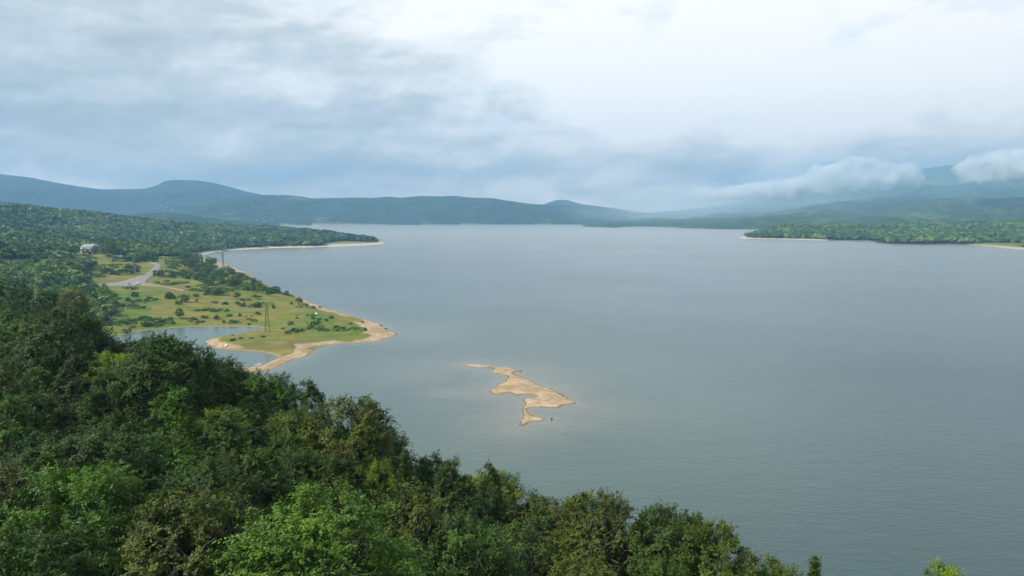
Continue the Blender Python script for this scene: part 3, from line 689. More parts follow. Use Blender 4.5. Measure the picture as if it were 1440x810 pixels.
# visibility: paint crown ellipses front to back into a small buffer
bw, bh = 720, 405
zb_ = np.full((bh, bw), -1, int)
order = sorted(range(len(cand)), key=lambda i: math.hypot(cand[i]['x'], cand[i]['y']))
for i in order:
    t = cand[i]; cx, cy = project(t['x'], t['y'], t['z'] + t['h'] * 0.58)
    dd = math.hypot(t['x'], t['y']) + 1
    rx = t['r'] * 0.9 * F / dd / 2; ry = t['h'] * 0.42 * F / dd / 2
    cx, cy = cx / 2, cy / 2
    x0, x1 = int(max(0, cx - rx)), int(min(bw, cx + rx + 1)); y0, y1 = int(max(0, cy - ry)), int(min(bh, cy + ry + 1))
    if x1 <= x0 or y1 <= y0: t['vis'] = 0; continue
    yy, xx = np.mgrid[y0:y1, x0:x1]
    mk = (((xx - cx) / rx) ** 2 + ((yy - cy) / ry) ** 2 < 1) & (zb_[y0:y1, x0:x1] < 0)
    t['vis'] = int(mk.sum()); t['vx'] = float(xx[mk].mean() * 2) if mk.any() else 0; t['vy'] = float(yy[mk].mean() * 2) if mk.any() else 0
    zb_[y0:y1, x0:x1][mk] = i
seen = sorted([t for t in cand if t['vis'] >= 6 or t['hero']], key=lambda t: -t['vis'] - 1e6 * t['hero'])
indiv = seen[:300]; rest = [t for t in cand if t not in indiv and math.hypot(t['x'], t['y']) > 95 and (t['vis'] > 0 or 110 < math.hypot(t['x'], t['y']) < 260)]
print('TREES', len(cand), 'seen', len(seen), 'indiv', len(indiv), 'rest', len(rest))
# labels: colour, shape, then place among the look-alikes, by bands of the slope
BANDS = [(0, 455, 'in the dark wood beside the willow'), (455, 520, 'in the highest belt of the slope'), (520, 575, 'on the upper slope'), (575, 635, 'on the middle slope'),
         (635, 700, 'on the lower slope'), (700, 2000, 'along the bottom of the slope')]
ORD = ['', 'second ', 'third ', 'fourth ', 'fifth ', 'sixth ', 'seventh ', 'eighth ', 'ninth ', 'tenth ', 'eleventh ', 'twelfth '] + [x + ' ' for x in 'thirteenth fourteenth fifteenth sixteenth seventeenth eighteenth nineteenth twentieth twenty-first twenty-second twenty-third twenty-fourth twenty-fifth twenty-sixth twenty-seventh twenty-eighth'.split()]
cells = {}
for t in indiv:
    if t['label']: continue
    b = [q for q in BANDS if q[0] <= t['vy'] < q[1]][0][2]
    cells.setdefault((t['col'], t['k'], b), []).append(t)
for (c_, k_, b), L in cells.items():
    L.sort(key=lambda t: t['vx'])
    for i, t in enumerate(L):
        nm = f"{COLS[c_][0]} {SHAPES[k_]} tree" if k_ != 'fir' else f"{COLS[c_][0]} {SHAPES[k_]}"
        if len(L) == 1: t['label'] = f"{nm}, the only one {b}"
        elif i == len(L) - 1: t['label'] = f"{nm}, rightmost one {b}"
        else: t['label'] = f"{nm}, {ORD[min(i, 27)]}{'leftmost' if i == 0 else 'from left'} {b}"
def jitcol(c):
    k = rg.uniform(0.85, 1.18) * 1.38
    return (c[0] * k * rg.uniform(1.0, 1.24), c[1] * k * 1.04, c[2] * k * rg.uniform(0.45, 0.7), 1)
for t in indiv:
    tm, cmsh, R_, H_ = PROTO[t['k']]
    s = t['h'] / H_
    nm = 'fir_tree' if t['k'] == 'fir' else 'broadleaf_tree'
    e = empty(nm, (t['x'], t['y'], t['z']), t['rot'], (s * t['sw'], s * t['sw'], s))
    tag(e, t['label'], 'tree', 'trees of the hillside wood')
    link('trunk', tm, e)
    co = link('crown', cmsh, e); co.color = jitcol(COLS[t['col']][1])

def clump_mesh(name, T, nq, size, mat, seed=0, conic=0.06, lower=0.25):
    """one mass of far trees. T rows: x, y, z, height, radius, tint"""
    r_ = np.random.default_rng(seed)
    T = np.asarray(T, float); n_ = len(T)
    d = unit(r_.normal(size=(n_, nq, 3))); d[..., 2] = np.where(d[..., 2] < -lower, -d[..., 2], d[..., 2])
    f = r_.uniform(0.62, 1.02, (n_, nq))
    isf = (r_.random(n_) < conic)[:, None]
    ang = np.arctan2(d[..., 1], d[..., 0]); lob = 1 + 0.22 * np.sin(3 * ang + T[:, 5:6] * 40) + 0.12 * np.sin(5 * ang + T[:, 5:6] * 90)
    zz = 0.5 + 0.5 * d[..., 2] * f
    rr = np.sqrt(np.clip(1 - d[..., 2] ** 2, 0, 1)) * f * lob
    rr = np.where(isf, (1 - zz) * 0.6 * f + 0.05, rr)
    Pq = np.stack([T[:, 0:1] + np.cos(ang) * rr * T[:, 4:5], T[:, 1:2] + np.sin(ang) * rr * T[:, 4:5], T[:, 2:3] + zz * T[:, 3:4]], -1)
    Nn = unit(d * 1.1 + r_.normal(size=d.shape) * 0.42 + np.array((0, 0, 0.25)))
    sz = size * r_.uniform(0.6, 1.3, (n_, nq)) * T[:, 4:5] / 5.0
    tint = np.clip(T[:, 5:6] + r_.normal(size=(n_, nq)) * 0.07, 0, 1)
    Vv, Ff = quads(Pq.reshape(-1, 3), Nn.reshape(-1, 3), r_.normal(size=(n_ * nq, 3)), sz.reshape(-1), sz.reshape(-1) * 0.75)
    return mesh_np(name, Vv, Ff, mat, False, None, dict(tint=tint.reshape(-1)))
mass_m = leaf_mat('far_leaves', False, [(0, (0.018, 0.048, 0.012)), (0.3, (0.046, 0.098, 0.016)), (0.55, (0.086, 0.158, 0.024)), (0.8, (0.145, 0.215, 0.030)), (1.0, (0.17, 0.23, 0.055))], trans=0.2)
# the slope that drops behind the rim down to the lake is wooded too
n_s = 16000
XYs = np.stack([rg.uniform(-420, 190, n_s), rg.uniform(-40, 470, n_s)], 1); kept = []
zs = H(XYs[:, 0], XYs[:, 1]); ss = H(XYs[:, 0], XYs[:, 1], SD)
cell = {}
for t in cand: cell.setdefault((int(t['x'] // 8), int(t['y'] // 8)), []).append((t['x'], t['y']))
for (x, y), z, s_ in zip(XYs, zs, ss):
    if s_ < 7 or z < 0.6: continue
    r = math.hypot(x, y)
    if r < 90 or (y > 40 and r < 130): continue
    c0, c1 = int(x // 8), int(y // 8)
    if any((x - q[0]) ** 2 + (y - q[1]) ** 2 < 38 for a_ in (-1, 0, 1) for b_ in (-1, 0, 1) for q in cell.get((c0 + a_, c1 + b_), ())): continue
    h = rg.uniform(8, 13)
    if y > 0:
        px, py = project(x, y, z + h); ok = False
        for _ in range(6):
            px, py = project(x, y, z + h); w_ = 4.0 * F / r
            if px < -60 or px > 1500 or py >= max(sky_y(px), sky_y(px - w_), sky_y(px + w_)) + 5: ok = True; break
            h *= 0.85
        if not ok or h < 4 or (px > 1120 and r < 210): continue
        if py > 790 and r < 120: continue
    cell.setdefault((c0, c1), []).append((x, y)); kept.append((x, y, z + 0.8, h - 0.8, h * 0.42, float(rg.uniform(0.05, 0.5))))
print('SLOPE', len(kept))
o = link('woodland', clump_mesh('woodland', kept, 200, 1.0, mass_m, 12)); tag(o, 'wooded slope falling from the hill rim to the lake', 'wood', kind='stuff')
if rest:
    T = [(t['x'], t['y'], t['z'] + 1.0, t['h'] - 1.0, t['r'], float(rg.uniform(0.02, 0.5))) for t in rest]
    o = link('woodland', clump_mesh('woodland', T, 420, 0.62, mass_m, 3)); tag(o, 'remaining crowns closing the gaps in the hillside wood', 'wood', kind='stuff')

def scatter(n_, az0_, az1_, r0, r1, spacing, test, hh, jitter=0.9, pw=1.0):
    """jittered rows of trees, spacing growing with distance"""
    out = []; r = r0
    while r < r1:
        sp = spacing(r); a = az0_
        da = sp / r
        m = int((az1_ - az0_) / da)
        aa = az0_ + (np.arange(m) + rg.uniform(-0.5, 0.5, m) * jitter) * da
        rr = r + rg.uniform(-0.5, 0.5, m) * sp * jitter
        out.append(np.stack([rr * np.sin(aa), rr * np.cos(aa)], 1)); r += sp
    XY = np.concatenate(out); z = H(XY[:, 0], XY[:, 1]); s_ = H(XY[:, 0], XY[:, 1], SD)
    px, py = project(XY[:, 0], XY[:, 1], z)
    k = test(XY, z, s_, px, py)
    XY = XY[k]; z = z[k]; r = np.hypot(XY[:, 0], XY[:, 1])
    h = rg.uniform(hh[0], hh[1], len(XY)) * (0.85 + 0.35 * vnoise(XY[:, 0] / 120, XY[:, 1] / 120, 8))
    rad = h * rg.uniform(0.40, 0.58, len(XY)) * np.exp(rg.normal(size=len(XY)) * 0.28) * np.clip(spacing(r) / 8.5, 1, 2.0)
    tint = 0.41 + 0.55 * fbm(XY[:, 0], XY[:, 1], 170, 3, 6) + rg.normal(size=len(XY)) * 0.26
    return np.stack([XY[:, 0], XY[:, 1], z, h, rad, np.clip(tint, 0, 1)], 1)
def inclear(px, py):
    c = np.zeros(px.shape, bool)
    for p in clear: c |= inside(px, py, p)
    return c
tight = scatter(0, RAD(-40), RAD(-11), 430, 1500, lambda r: 8.2, lambda XY, z, s_, px, py: (s_ > 7) & ~inclear(px, py) & (px < 2000) & ~((py > 470) & (px > 130)) & ~((px > 245) & (py > 362) & (py < 420)), (7, 13))
o = link('forest', clump_mesh('forest', tight, 64, 1.5, mass_m, 5, 0.10)); tag(o, 'broadleaf wood on the lowland around the white building', 'forest', kind='stuff')
fl = scatter(0, RAD(-42), RAD(-9), 1500, 4700, lambda r: 10.5 + (np.asarray(r) - 1500) / 330, lambda XY, z, s_, px, py: (s_ > 26) & ~inclear(px, py), (9, 14))
o = link('forest', clump_mesh('forest', fl, 26, 2.5, mass_m, 6, 0.05)); tag(o, 'wide green forest rolling west of the lake to its wooded headland', 'forest', kind='stuff')
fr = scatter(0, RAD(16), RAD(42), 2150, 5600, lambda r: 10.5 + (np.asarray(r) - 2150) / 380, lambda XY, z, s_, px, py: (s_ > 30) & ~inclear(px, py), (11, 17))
fr[:, 5] = np.clip(fr[:, 5] * 0.8 + 0.26, 0, 1)  # leaf tint raised here to stand in for brighter haze
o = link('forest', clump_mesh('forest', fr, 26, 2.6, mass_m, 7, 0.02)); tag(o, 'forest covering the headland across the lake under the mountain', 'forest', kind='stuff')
print('MASS', len(tight), len(fl), len(fr))

# --- bushes and small trees standing singly in the meadow: (base x, base y, width, height in photograph pixels, colour, label)
SH = [(187,385,22,15,1,'dark round tree beside the thin pylon and the road bend'), (165,386,21,8,1,'low dark hedge-like bush west of the thin pylon'), (148,385,14,10,1,'dark bush at the end of the low hedge-like bush'),
      (224,389,16,10,0,'dark bush just east of the road bend'), (243,390,14,9,1,'green bush next to the dark bush by the road bend'), (239,420,15,10,0,'large dark bush below the dirt track'),
      (252,428,11,6,0,'low dark bush leaning on a bigger one in the meadow'), (260,425,10,8,0,'dark small tree in the middle of the dry meadow'), (253,448,9,14,1,'lone round tree above the lagoon shore'),
      (179,424,8,6,1,'small dark bush in the lush west meadow'), (170,431,9,5,2,'low green bush in the lush west meadow'), (183,432,11,6,8,'grey green bush in the lush west meadow'),
      (203,459,10,9,2,'green bush over the lagoon shore under dark scrub'), (201,450,10,7,1,'dark bush topping the scrub line north of the lagoon'), (184,452,11,4,2,'low scrub west of the dark bush above lagoon'),
      (213,451,11,4,1,'flat dark scrub east of the bush above lagoon'), (227,452,14,4,1,'long flat scrub patch reaching toward the lone round tree'), (304,449,9,7,0,'round dark bush north of the lagoon inlet'),
      (178,468,14,8,8,'pale grey green willow bush on the lagoon shore'), (128,469,30,22,8,'big grey green willow at the west end of the lagoon'), (271,450,14,4,2,'long low scrub east of the lone round tree'),
      (288,447,12,4,1,'low scrub between the lone tree and round bush'), (322,445,11,4,1,'thin dark scrub right of the round bush'), (337,445,6,5,0,'tiny dark bush in line with the thin scrub'),
      (190,417,12,7,1,'dark bush on the bank below the parked dark car'), (160,418,7,6,1,'small pointed bush below the lower road end'), (276,417,11,5,1,'bush beside the large dark bush below the track'),
      (289,415,8,5,1,'small bush at the east end of the bush row below the track'), (276,425,5,6,8,'pale feathery little tree in the dry meadow'), (315,454,6,5,8,'pale small bush above the lagoon inlet'),
      (341,431,13,6,1,'dark low bush in the east meadow'), (359,432,20,7,0,'wide dark bush between pylon top and shore scrub'), (363,443,9,6,0,'dark bush behind the large pylon'),
      (385,434,6,6,0,'small cone shaped dark bush right of the large pylon'), (421,425,11,8,0,'black green round bush on the beach edge'), (403,416,7,7,0,'small dark tree on the shore above the beach'),
      (410,428,6,4,6,'brownish small bush near the round beach bush'), (350,457,6,3,6,'brown low bush on the shore by the pylon'), (408,457,10,7,8,'grey green bush in the east meadow'),
      (417,468,7,4,1,'small dark bush on the green flat of the peninsula'), (405,469,10,5,8,'grey low bush on the green flat of the peninsula'), (398,463,6,3,2,'low green tuft on the peninsula flat'),
      (417,448,5,3,1,'tiny bush north of the grey green bush'), (449,450,8,4,2,'green bush beside the pale tent near the beach'), (466,448,9,5,1,'dark green bush in scrub behind the beach'), (459,451,7,4,1,'low dark bush in scrub behind the beach'),
      (440,449,6,5,2,'small green bush just west of the pale tent'), (493,456,7,3,1,'flat dark bush at the sandy point'), (510,454,4,3,0,'tiny dark bush on the sand of the point'),
      (327,479,10,4,0,'dark scrub on the spit behind the white tent'), (338,476,8,3,0,'flat dark scrub on the spit'), (353,476,9,2,6,'brown flat scrub in the middle of the spit'), (370,474,10,3,0,'dark flat scrub under the large pylon'), (327,472,5,2,1,'tiny scrub at the lagoon edge of the spit'),
      (333,420,10,9,1,'dark bush at the meadow edge of shore scrub'), (335,428,10,5,1,'dark bush just below the meadow edge bush'), (302,414,30,11,1,'broad dark thicket in the middle of the shore scrub'),
      (127,357,8,7,2,'small round tree in front of the white building'), (134,357,11,10,4,'bright round tree before the gable of the white building'), (120,358,9,8,1,'dark small tree at the west front of the white building'), (153,361,17,20,0,'big black green tree beside the white building'), (163,359,13,12,1,'dark tree east of the big black green tree'),
      (205,368,14,15,1,'dark tree above the top of the road'), (193,369,18,12,1,'spreading dark tree behind the road top'), (217,368,12,9,1,'small dark tree beside the upper road end')]
rgb_ = random.Random(3)
band = [(250,362),(285,366),(318,377),(345,390),(372,404),(398,414),(378,417),(345,410),(322,402),(305,405),(275,400),(248,388),(258,374)]
bp_ = []
while len(bp_) < 64:
    a_, b_ = rgb_.uniform(245, 400), rgb_.uniform(360, 418)
    if bool(inside(np.array([a_]), np.array([b_]), band)[0]) and all(abs(a_ - q[0]) > 4.2 or abs(b_ - q[1]) > 3.0 for q in bp_): bp_.append((a_, b_))
bp_.sort()
def place_bush(px, py, wpx, hpx, col, label, group):
    x, y, z = hit(px, py); d = math.hypot(x, y)
    wm = wpx * d / F; hm = max(hpx * d / F, 0.7)
    if hpx / wpx > 0.75 and hm > 6:
        tm, cmsh, R_, H_ = PROTO[rgb_.choice(['round_a', 'round_b'])]; sx = wm / (2 * R_); sz_ = hm / H_ * 0.97; nm = 'small_tree'; cat = 'tree'
    else:
        tm, cmsh = rgb_.choice(BUSH); sx = wm / 6.2; sz_ = hm / 4.2; nm = 'meadow_bush'; cat = 'bush'
    e = empty(nm, (x, y, z - 0.1), rgb_.uniform(0, 6.28), (sx, min(sx, 2.2 * sz_ + 1.0), sz_))
    tag(e, label, cat, group)
    link('trunk' if cat == 'tree' else 'stem', tm, e)
    c_ = link('crown', cmsh, e); c_.color = jitcol(tuple(v * 1.8 for v in COLS[col][1]))
for s_ in SH: place_bush(*s_, 'bushes and trees standing singly on the lowland')
for i, (a_, b_) in enumerate(bp_):
    hp = rgb_.uniform(6, 10); col = rgb_.choice([0, 1, 1, 2])
    row = 'upper' if b_ < 375 else 'middle' if b_ < 392 else 'lower'
    place_bush(a_, b_, rgb_.uniform(8, 14), hp, col, None, 'bushes of the shore scrub')
    bp_[i] = (a_, b_, row, col, C.objects[-3] if False else None)
bushes = [o for o in C.objects if o.get('group') == 'bushes of the shore scrub']
cells = {}
for o, q in zip(bushes, bp_): cells.setdefault((q[2], q[3]), []).append((q[0], o))
for (row, col), L in cells.items():
    L.sort(key=lambda q: q[0])
    for i, (_, o) in enumerate(L):
        o['label'] = f"{COLS[col][0]} bush, {ORD[min(i, 27)]}{'westmost' if i == 0 else 'from the west'} in the {row} shore scrub"

# low scrub and weeds of the meadow, too many to count
tf_ = []
mx_, my_ = np.array([at_z(110, 470)[0], at_z(500, 470)[0]]), 0
XYt = np.stack([rg.uniform(-900, -100, 70000), rg.uniform(560, 1650, 70000)], 1)
zt = H(XYt[:, 0], XYt[:, 1]); st = H(XYt[:, 0], XYt[:, 1], SD); pxt, pyt = project(XYt[:, 0], XYt[:, 1], zt)
dens = vnoise(XYt[:, 0] / 28, XYt[:, 1] / 28, 12) * 0.6 + vnoise(XYt[:, 0] / 9, XYt[:, 1] / 9, 13) * 0.4
dens = dens + 0.05 * H(XYt[:, 0], XYt[:, 1], LUSH) + 0.10 * (pyt < 410) - 0.3 * ((pxt > 280) & (pyt > 466)) - 0.03 * (pyt > 430)
kt = (st > 4) & inclear(pxt, pyt) & (H(XYt[:, 0], XYt[:, 1], SAND) < 0.2) & (dens > 0.68) & ~inside(pxt, pyt, [(135,405),(135,392),(178,386),(200,364),(232,364),(232,384),(215,398),(268,405),(262,414),(200,405)])
XYt = XYt[kt]; zt = zt[kt]; nn = len(XYt)
hs = rg.uniform(0.4, 1.2, nn) * (0.8 + 1.2 * (dens[kt] > 0.73))
T = np.stack([XYt[:, 0], XYt[:, 1], zt - 0.1, hs, hs * rg.uniform(0.8, 1.8, nn), rg.uniform(0.25, 0.95, nn)], 1)
o = link('undergrowth', clump_mesh('undergrowth', T, 16, 2.4, mass_m, 9, 0.0)); tag(o, 'low weeds and scrub speckling the lakeside meadow', 'undergrowth', kind='stuff')
print('TUFTS', nn)

# ------------------------------------------------------------------ road, draped on the land
asph_m, n = new_mat('worn_road')
pos = n.node('ShaderNodeNewGeometry').outputs['Position']
out_surf(n, pbsdf(n, n.mix(n.noise(pos, 0.35, 5, 0.7), (0.20, 0.185, 0.165), (0.30, 0.275, 0.245)), 0.9, 0.2))
sandy_m = simple_mat('dirt_track', (0.30, 0.225, 0.135), 0.95, 0.1, var=0.25, scale=0.4)
def drape(name, left, right, mat, label, lift=0.12, nl=60, nw=8):
    left = [hit(*p)[:2] for p in left]; right = [hit(*p)[:2] for p in right]
    def res(L):
        L = np.array(L); s = np.concatenate([[0], np.cumsum(np.hypot(*np.diff(L, axis=0).T))]); s /= s[-1]
        t = np.linspace(0, 1, nl); return np.stack([np.interp(t, s, L[:, 0]), np.interp(t, s, L[:, 1])], 1)
    Lp, Rp = res(left), res(right)
    t = np.linspace(0, 1, nw)[None, :, None]
    Gp = Lp[:, None] * (1 - t) + Rp[:, None] * t
    z = H(Gp[..., 0], Gp[..., 1]) + lift
    top = np.dstack([Gp, z]); 
    me = mesh_np(name, top.reshape(-1, 3), grid_faces(nl, nw), mat, True)
    o = link(name, me); tag(o, label, kind='structure')
    so = o.modifiers.new('thickness', 'SOLIDIFY'); so.thickness = 0.5; so.offset = -1.0 if me.polygons[0].normal.z > 0 else 1.0
drape('road', [(140,400.5),(160,398),(178,394.5),(193,389.5),(205,384.5),(213,379),(218,373.5),(214,370.8),(208,369)], [(142,402.8),(160,402.8),(185,403),(203,399),(211,391),(221,384),(227,376),(225,371.5),(212,367.5)], asph_m, 'pale worn road widening into a roadside lot')
drape('track', [(203,397.5),(220,400),(240,403.5),(262,408)], [(196,402.0),(214,402.5),(236,405.2),(258,409.5)], sandy_m, 'sandy track leading off the roadside lot', 0.2, 30, 5)

# ------------------------------------------------------------------ builders
def V3(*a): return Vector(a)
class MB:
    def __init__(s): s.v = []; s.f = []; s.mi = []
    def box(s, c, d, rot=None, mi=0):
        o = len(s.v)
        for dx in (-1, 1):
            for dy in (-1, 1):
                for dz in (-1, 1):
                    p = Vector((dx * d[0] / 2, dy * d[1] / 2, dz * d[2] / 2))
                    if rot is not None: p = rot @ p
                    s.v.append(tuple(Vector(c) + p))
        for q in [(0, 1, 3, 2), (4, 6, 7, 5), (0, 4, 5, 1), (2, 3, 7, 6), (0, 2, 6, 4), (1, 5, 7, 3)]: s.f.append([o + i for i in q]); s.mi.append(mi)
    def bar(s, a, b, w):
        a = Vector(a); b = Vector(b); d = b - a; L = d.length
        q = d.to_track_quat('Z', 'Y').to_matrix()
        s.box((a + b) / 2, (w, w, L), q)
    def poly(s, pts, mi=0):
        o = len(s.v); s.v += [tuple(p) for p in pts]; s.f.append(list(range(o, o + len(pts)))); s.mi.append(mi)
    def prism(s, prof, y0, y1, mi=0, axis='y'):
        """profile in (x, z) extruded along y"""
        n_ = len(prof); o = len(s.v)
        for y in (y0, y1):
            for p in prof: s.v.append((p[0], y, p[1]) if axis == 'y' else (y, p[0], p[1]))
        s.f.append(list(range(o, o + n_))); s.f.append(list(range(o + 2 * n_ - 1, o + n_ - 1, -1))); s.mi += [mi, mi]
        for i in range(n_):
            j = (i + 1) % n_; s.f.append([o + i, o + n_ + i, o + n_ + j, o + j]); s.mi.append(mi)
    def build(s, name, mats, parent=None, bevel=0, smooth=False):
        me = bpy.data.meshes.new(name); me.from_pydata(s.v, [], s.f)
        for m_ in (mats if isinstance(mats, (list, tuple)) else [mats]): me.materials.append(m_)
        me.polygons.foreach_set('material_index', s.mi)
        if smooth: me.polygons.foreach_set('use_smooth', [True] * len(me.polygons))
        me.update()
        import bmesh
        bm = bmesh.new(); bm.from_mesh(me); bmesh.ops.recalc_face_normals(bm, faces=bm.faces); bm.to_mesh(me); bm.free()
        o = link(name, me, parent)
        if bevel:
            b = o.modifiers.new('edge', 'BEVEL'); b.width = bevel; b.segments = 2; b.limit_method = 'ANGLE'
        return o
def cyl(mb, c, r, h, axis='z', n_=16, r2=None):
    r2 = r if r2 is None else r2
    o = len(mb.v)
    for k, (hh, rr) in enumerate(((-h / 2, r), (h / 2, r2))):
        for i in range(n_):
            a = 2 * pi * i / n_; p = (cos(a) * rr, sin(a) * rr, hh)
            if axis == 'y': p = (p[0], p[2], p[1])
            elif axis == 'x': p = (p[2], p[0], p[1])
            mb.v.append((c[0] + p[0], c[1] + p[1], c[2] + p[2]))
    mb.f.append([o + i for i in range(n_)][::-1]); mb.f.append([o + n_ + i for i in range(n_)]); mb.mi += [0, 0]
    for i in range(n_): mb.f.append([o + i, o + (i + 1) % n_, o + n_ + (i + 1) % n_, o + n_ + i]); mb.mi.append(0)

wall_m = simple_mat('white_render', (0.80, 0.78, 0.72), 0.85, 0.2, var=0.06, scale=0.4)
roof_m = simple_mat('grey_roof', (0.26, 0.28, 0.30), 0.7, 0.3, var=0.15, scale=0.6)
redroof_m = simple_mat('rusty_roof', (0.30, 0.13, 0.08), 0.8, 0.2, var=0.25, scale=0.6)
glass_m = simple_mat('dark_glass', (0.03, 0.04, 0.05), 0.08, 0.8, var=0.2, scale=0.5)
trim_m = simple_mat('grey_trim', (0.45, 0.44, 0.42), 0.6, 0.3)
steel_m = simple_mat('weathered_steel', (0.17, 0.13, 0.11), 0.65, 0.4, 0.3, 0.3, 1.5)
steel_g = simple_mat('green_grey_steel', (0.20, 0.25, 0.22), 0.6, 0.4, 0.2, 0.2, 1.5)
insul_m = simple_mat('brown_insulator', (0.12, 0.05, 0.03), 0.3, 0.5)
rubber_m = simple_mat('black_rubber', (0.02, 0.02, 0.02), 0.8, 0.2)
whitep_m = simple_mat('white_car_paint', (0.82, 0.82, 0.80), 0.25, 0.6, var=0.02)
darkp_m = simple_mat('dark_car_paint', (0.025, 0.024, 0.028), 0.25, 0.6, var=0.1)
greyp_m = simple_mat('grey_car_paint', (0.16, 0.16, 0.17), 0.3, 0.6, var=0.1)
lamp_m = simple_mat('lamp_glass', (0.7, 0.7, 0.66), 0.15, 0.6)
redl_m = simple_mat('red_lamp_glass', (0.35, 0.02, 0.02), 0.2, 0.6)
hub_m = simple_mat('wheel_rim_metal', (0.5, 0.5, 0.5), 0.3, 0.5, 0.8)
canvas_m = simple_mat('white_canvas', (0.82, 0.78, 0.76), 0.85, 0.1, var=0.06, scale=1.0)
canvas_g = simple_mat('pale_grey_canvas', (0.60, 0.62, 0.58), 0.85, 0.1, var=0.1, scale=1.0)
stone_m = simple_mat('dark_stone', (0.10, 0.085, 0.07), 0.85, 0.2, var=0.35, scale=1.5)

def building(name, px, py, L, Wd, Hh, rz, storeys, nwin, rmat, label, cat='building', group=None, detail=True):
    x, y, z = hit(px, py)
    e = empty(name, (x, y, z), rz); tag(e, label, cat, group)
    mb = MB(); hr = Wd * 0.26
    mb.prism([(-Wd / 2, -2.0), (Wd / 2, -2.0), (Wd / 2, Hh), (0, Hh + hr), (-Wd / 2, Hh)], -L / 2, L / 2)
    for v_i in range(len(mb.v)): vx = mb.v[v_i]; mb.v[v_i] = (vx[1], vx[0], vx[2])
    mb.build('wall', wall_m, e)
    rb = MB(); ov = 0.5; th = 0.25
    for s in (-1, 1):
        a = [(s * (Wd / 2 + ov), Hh - ov * hr / (Wd / 2) + 0.02), (0, Hh + hr + 0.02), (0, Hh + hr + th), (s * (Wd / 2 + ov), Hh - ov * hr / (Wd / 2) + th)]
        o0 = len(rb.v); rb.prism(a, -L / 2 - ov, L / 2 + ov)
        for v_i in range(o0, len(rb.v)): vx = rb.v[v_i]; rb.v[v_i] = (vx[1], vx[0], vx[2])
    rf = rb.build('roof', rmat, e)
    if not detail: return e
    cb = MB(); cb.box((L * 0.22, 0.6, Hh + hr + 0.8), (1.0, 1.0, 2.0)); cb.box((L * 0.22, 0.6, Hh + hr + 1.9), (1.3, 1.3, 0.2)); cb.build('chimney', trim_m, rf)
    sh = Hh / storeys
    wbm = None
    for sgn in (-1, 1):
        for st in range(storeys):
            for k in range(nwin):
                if sgn == -1 and st == 0 and k == nwin // 2: continue
                wx = -L / 2 + (k + 0.5) * L / nwin; wz = st * sh + sh * 0.55
                fb = MB(); fb.box((wx, sgn * (Wd / 2 + 0.03), wz), (1.7, 0.16, 1.7)); wf = fb.build('window', trim_m, e)
                gb = MB(); gb.box((wx - 0.4, sgn * (Wd / 2 + 0.10), wz), (0.68, 0.06, 1.45)); gb.box((wx + 0.4, sgn * (Wd / 2 + 0.10), wz), (0.68, 0.06, 1.45)); gb.build('pane', glass_m, wf)
    for st in range(storeys):
        for wy in (-Wd / 4, Wd / 4):
            fb = MB(); fb.box((L / 2 + 0.03, wy, st * sh + sh * 0.55), (0.16, 1.7, 1.7)); wf = fb.build('window', trim_m, e)
            gb = MB(); gb.box((L / 2 + 0.10, wy, st * sh + sh * 0.55), (0.06, 1.4, 1.45)); gb.build('pane', glass_m, wf)
    db = MB(); db.box((-L / 2 + (nwin // 2 + 0.5) * L / nwin, -Wd / 2 - 0.04, 1.1), (1.4, 0.14, 2.3)); d_ = db.build('door', steel_m, e)
    hb = MB(); hb.box((-L / 2 + (nwin // 2 + 0.5) * L / nwin + 0.5, -Wd / 2 - 0.14, 1.1), (0.06, 0.06, 0.3)); hb.build('handle', hub_m, d_)
    return e
building('white_building', 127.5, 356.5, 31, 22, 14.5, RAD(-20), 4, 8, roof_m, 'large white building with a grey pitched roof among the trees')
building('shed', 168, 363, 14, 8, 3.2, RAD(10), 1, 3, roof_m, 'low pale shed with a flat looking grey roof east of the building')
hp = [(52,303,0),(187,286,1),(198,288.5,1),(206,292,1),(212,290,1),(220,293,1),(228,289.5,1),(236,291,1),(243,295,1),(176,293,1),(231,296,1),(288,305.5,0),(361,310,0),(384,311,0),(476,312.5,0),(372,312,0),(396,304,1)]
def far_hit(px, py):
    """first hill surface met along the view"""
    dg = bpy.context.evaluated_depsgraph_get(); d = Vector(pix_dir(px, py)).normalized()
    o_ = Vector((0, 0, CAMZ)) + d * 2500
    best = None
    for o in C.objects:
        if o.type == 'MESH' and o.name.startswith(('hills', 'ground')):
            okk, loc, nrm, _ = o.ray_cast(o_, d)
            if okk and (best is None or (loc - o_).length < (best - o_).length): best = loc
    return best
bpy.context.view_layer.update()
VN = ['small pale house on the far hillside, westmost of all', 'tiny pale house high in the village on the blue ridge']
for i, (a_, b_, c_) in enumerate(sorted(hp)):
    loc = far_hit(a_, b_)
    if loc is None: continue
    rz_ = rgb_.uniform(-0.6, 0.6); d_ = loc.length
    s = 16 * d_ / 9000
    mbx = MB(); Wd = s * 0.7
    e = empty('village_house', loc, rz_)
    where = 'in the village below the blue ridge' if 170 < a_ < 250 and b_ < 298 else 'near the far shore below the ridges'
    e['_k'] = where
    e['_x'] = a_
    tag(e, 'x', 'house', 'pale houses of the far villages')
    mbx.prism([(-Wd / 2, -6), (Wd / 2, -6), (Wd / 2, s * 0.38), (0, s * 0.55), (-Wd / 2, s * 0.38)], -s / 2, s / 2); mbx.build('wall', wall_m, e)
    rb = MB()
    for sg in (-1, 1): rb.prism([(sg * (Wd / 2 + 0.8), s * 0.38 - 0.4), (0, s * 0.55 + 0.05), (0, s * 0.55 + 0.8), (sg * (Wd / 2 + 0.8), s * 0.38 + 0.5)], -s / 2 - 0.8, s / 2 + 0.8)
    rb.build('roof', redroof_m if i % 3 else roof_m, e)
vh = {}
for o in C.objects:
    if o.get('_k'): vh.setdefault(o['_k'], []).append(o)
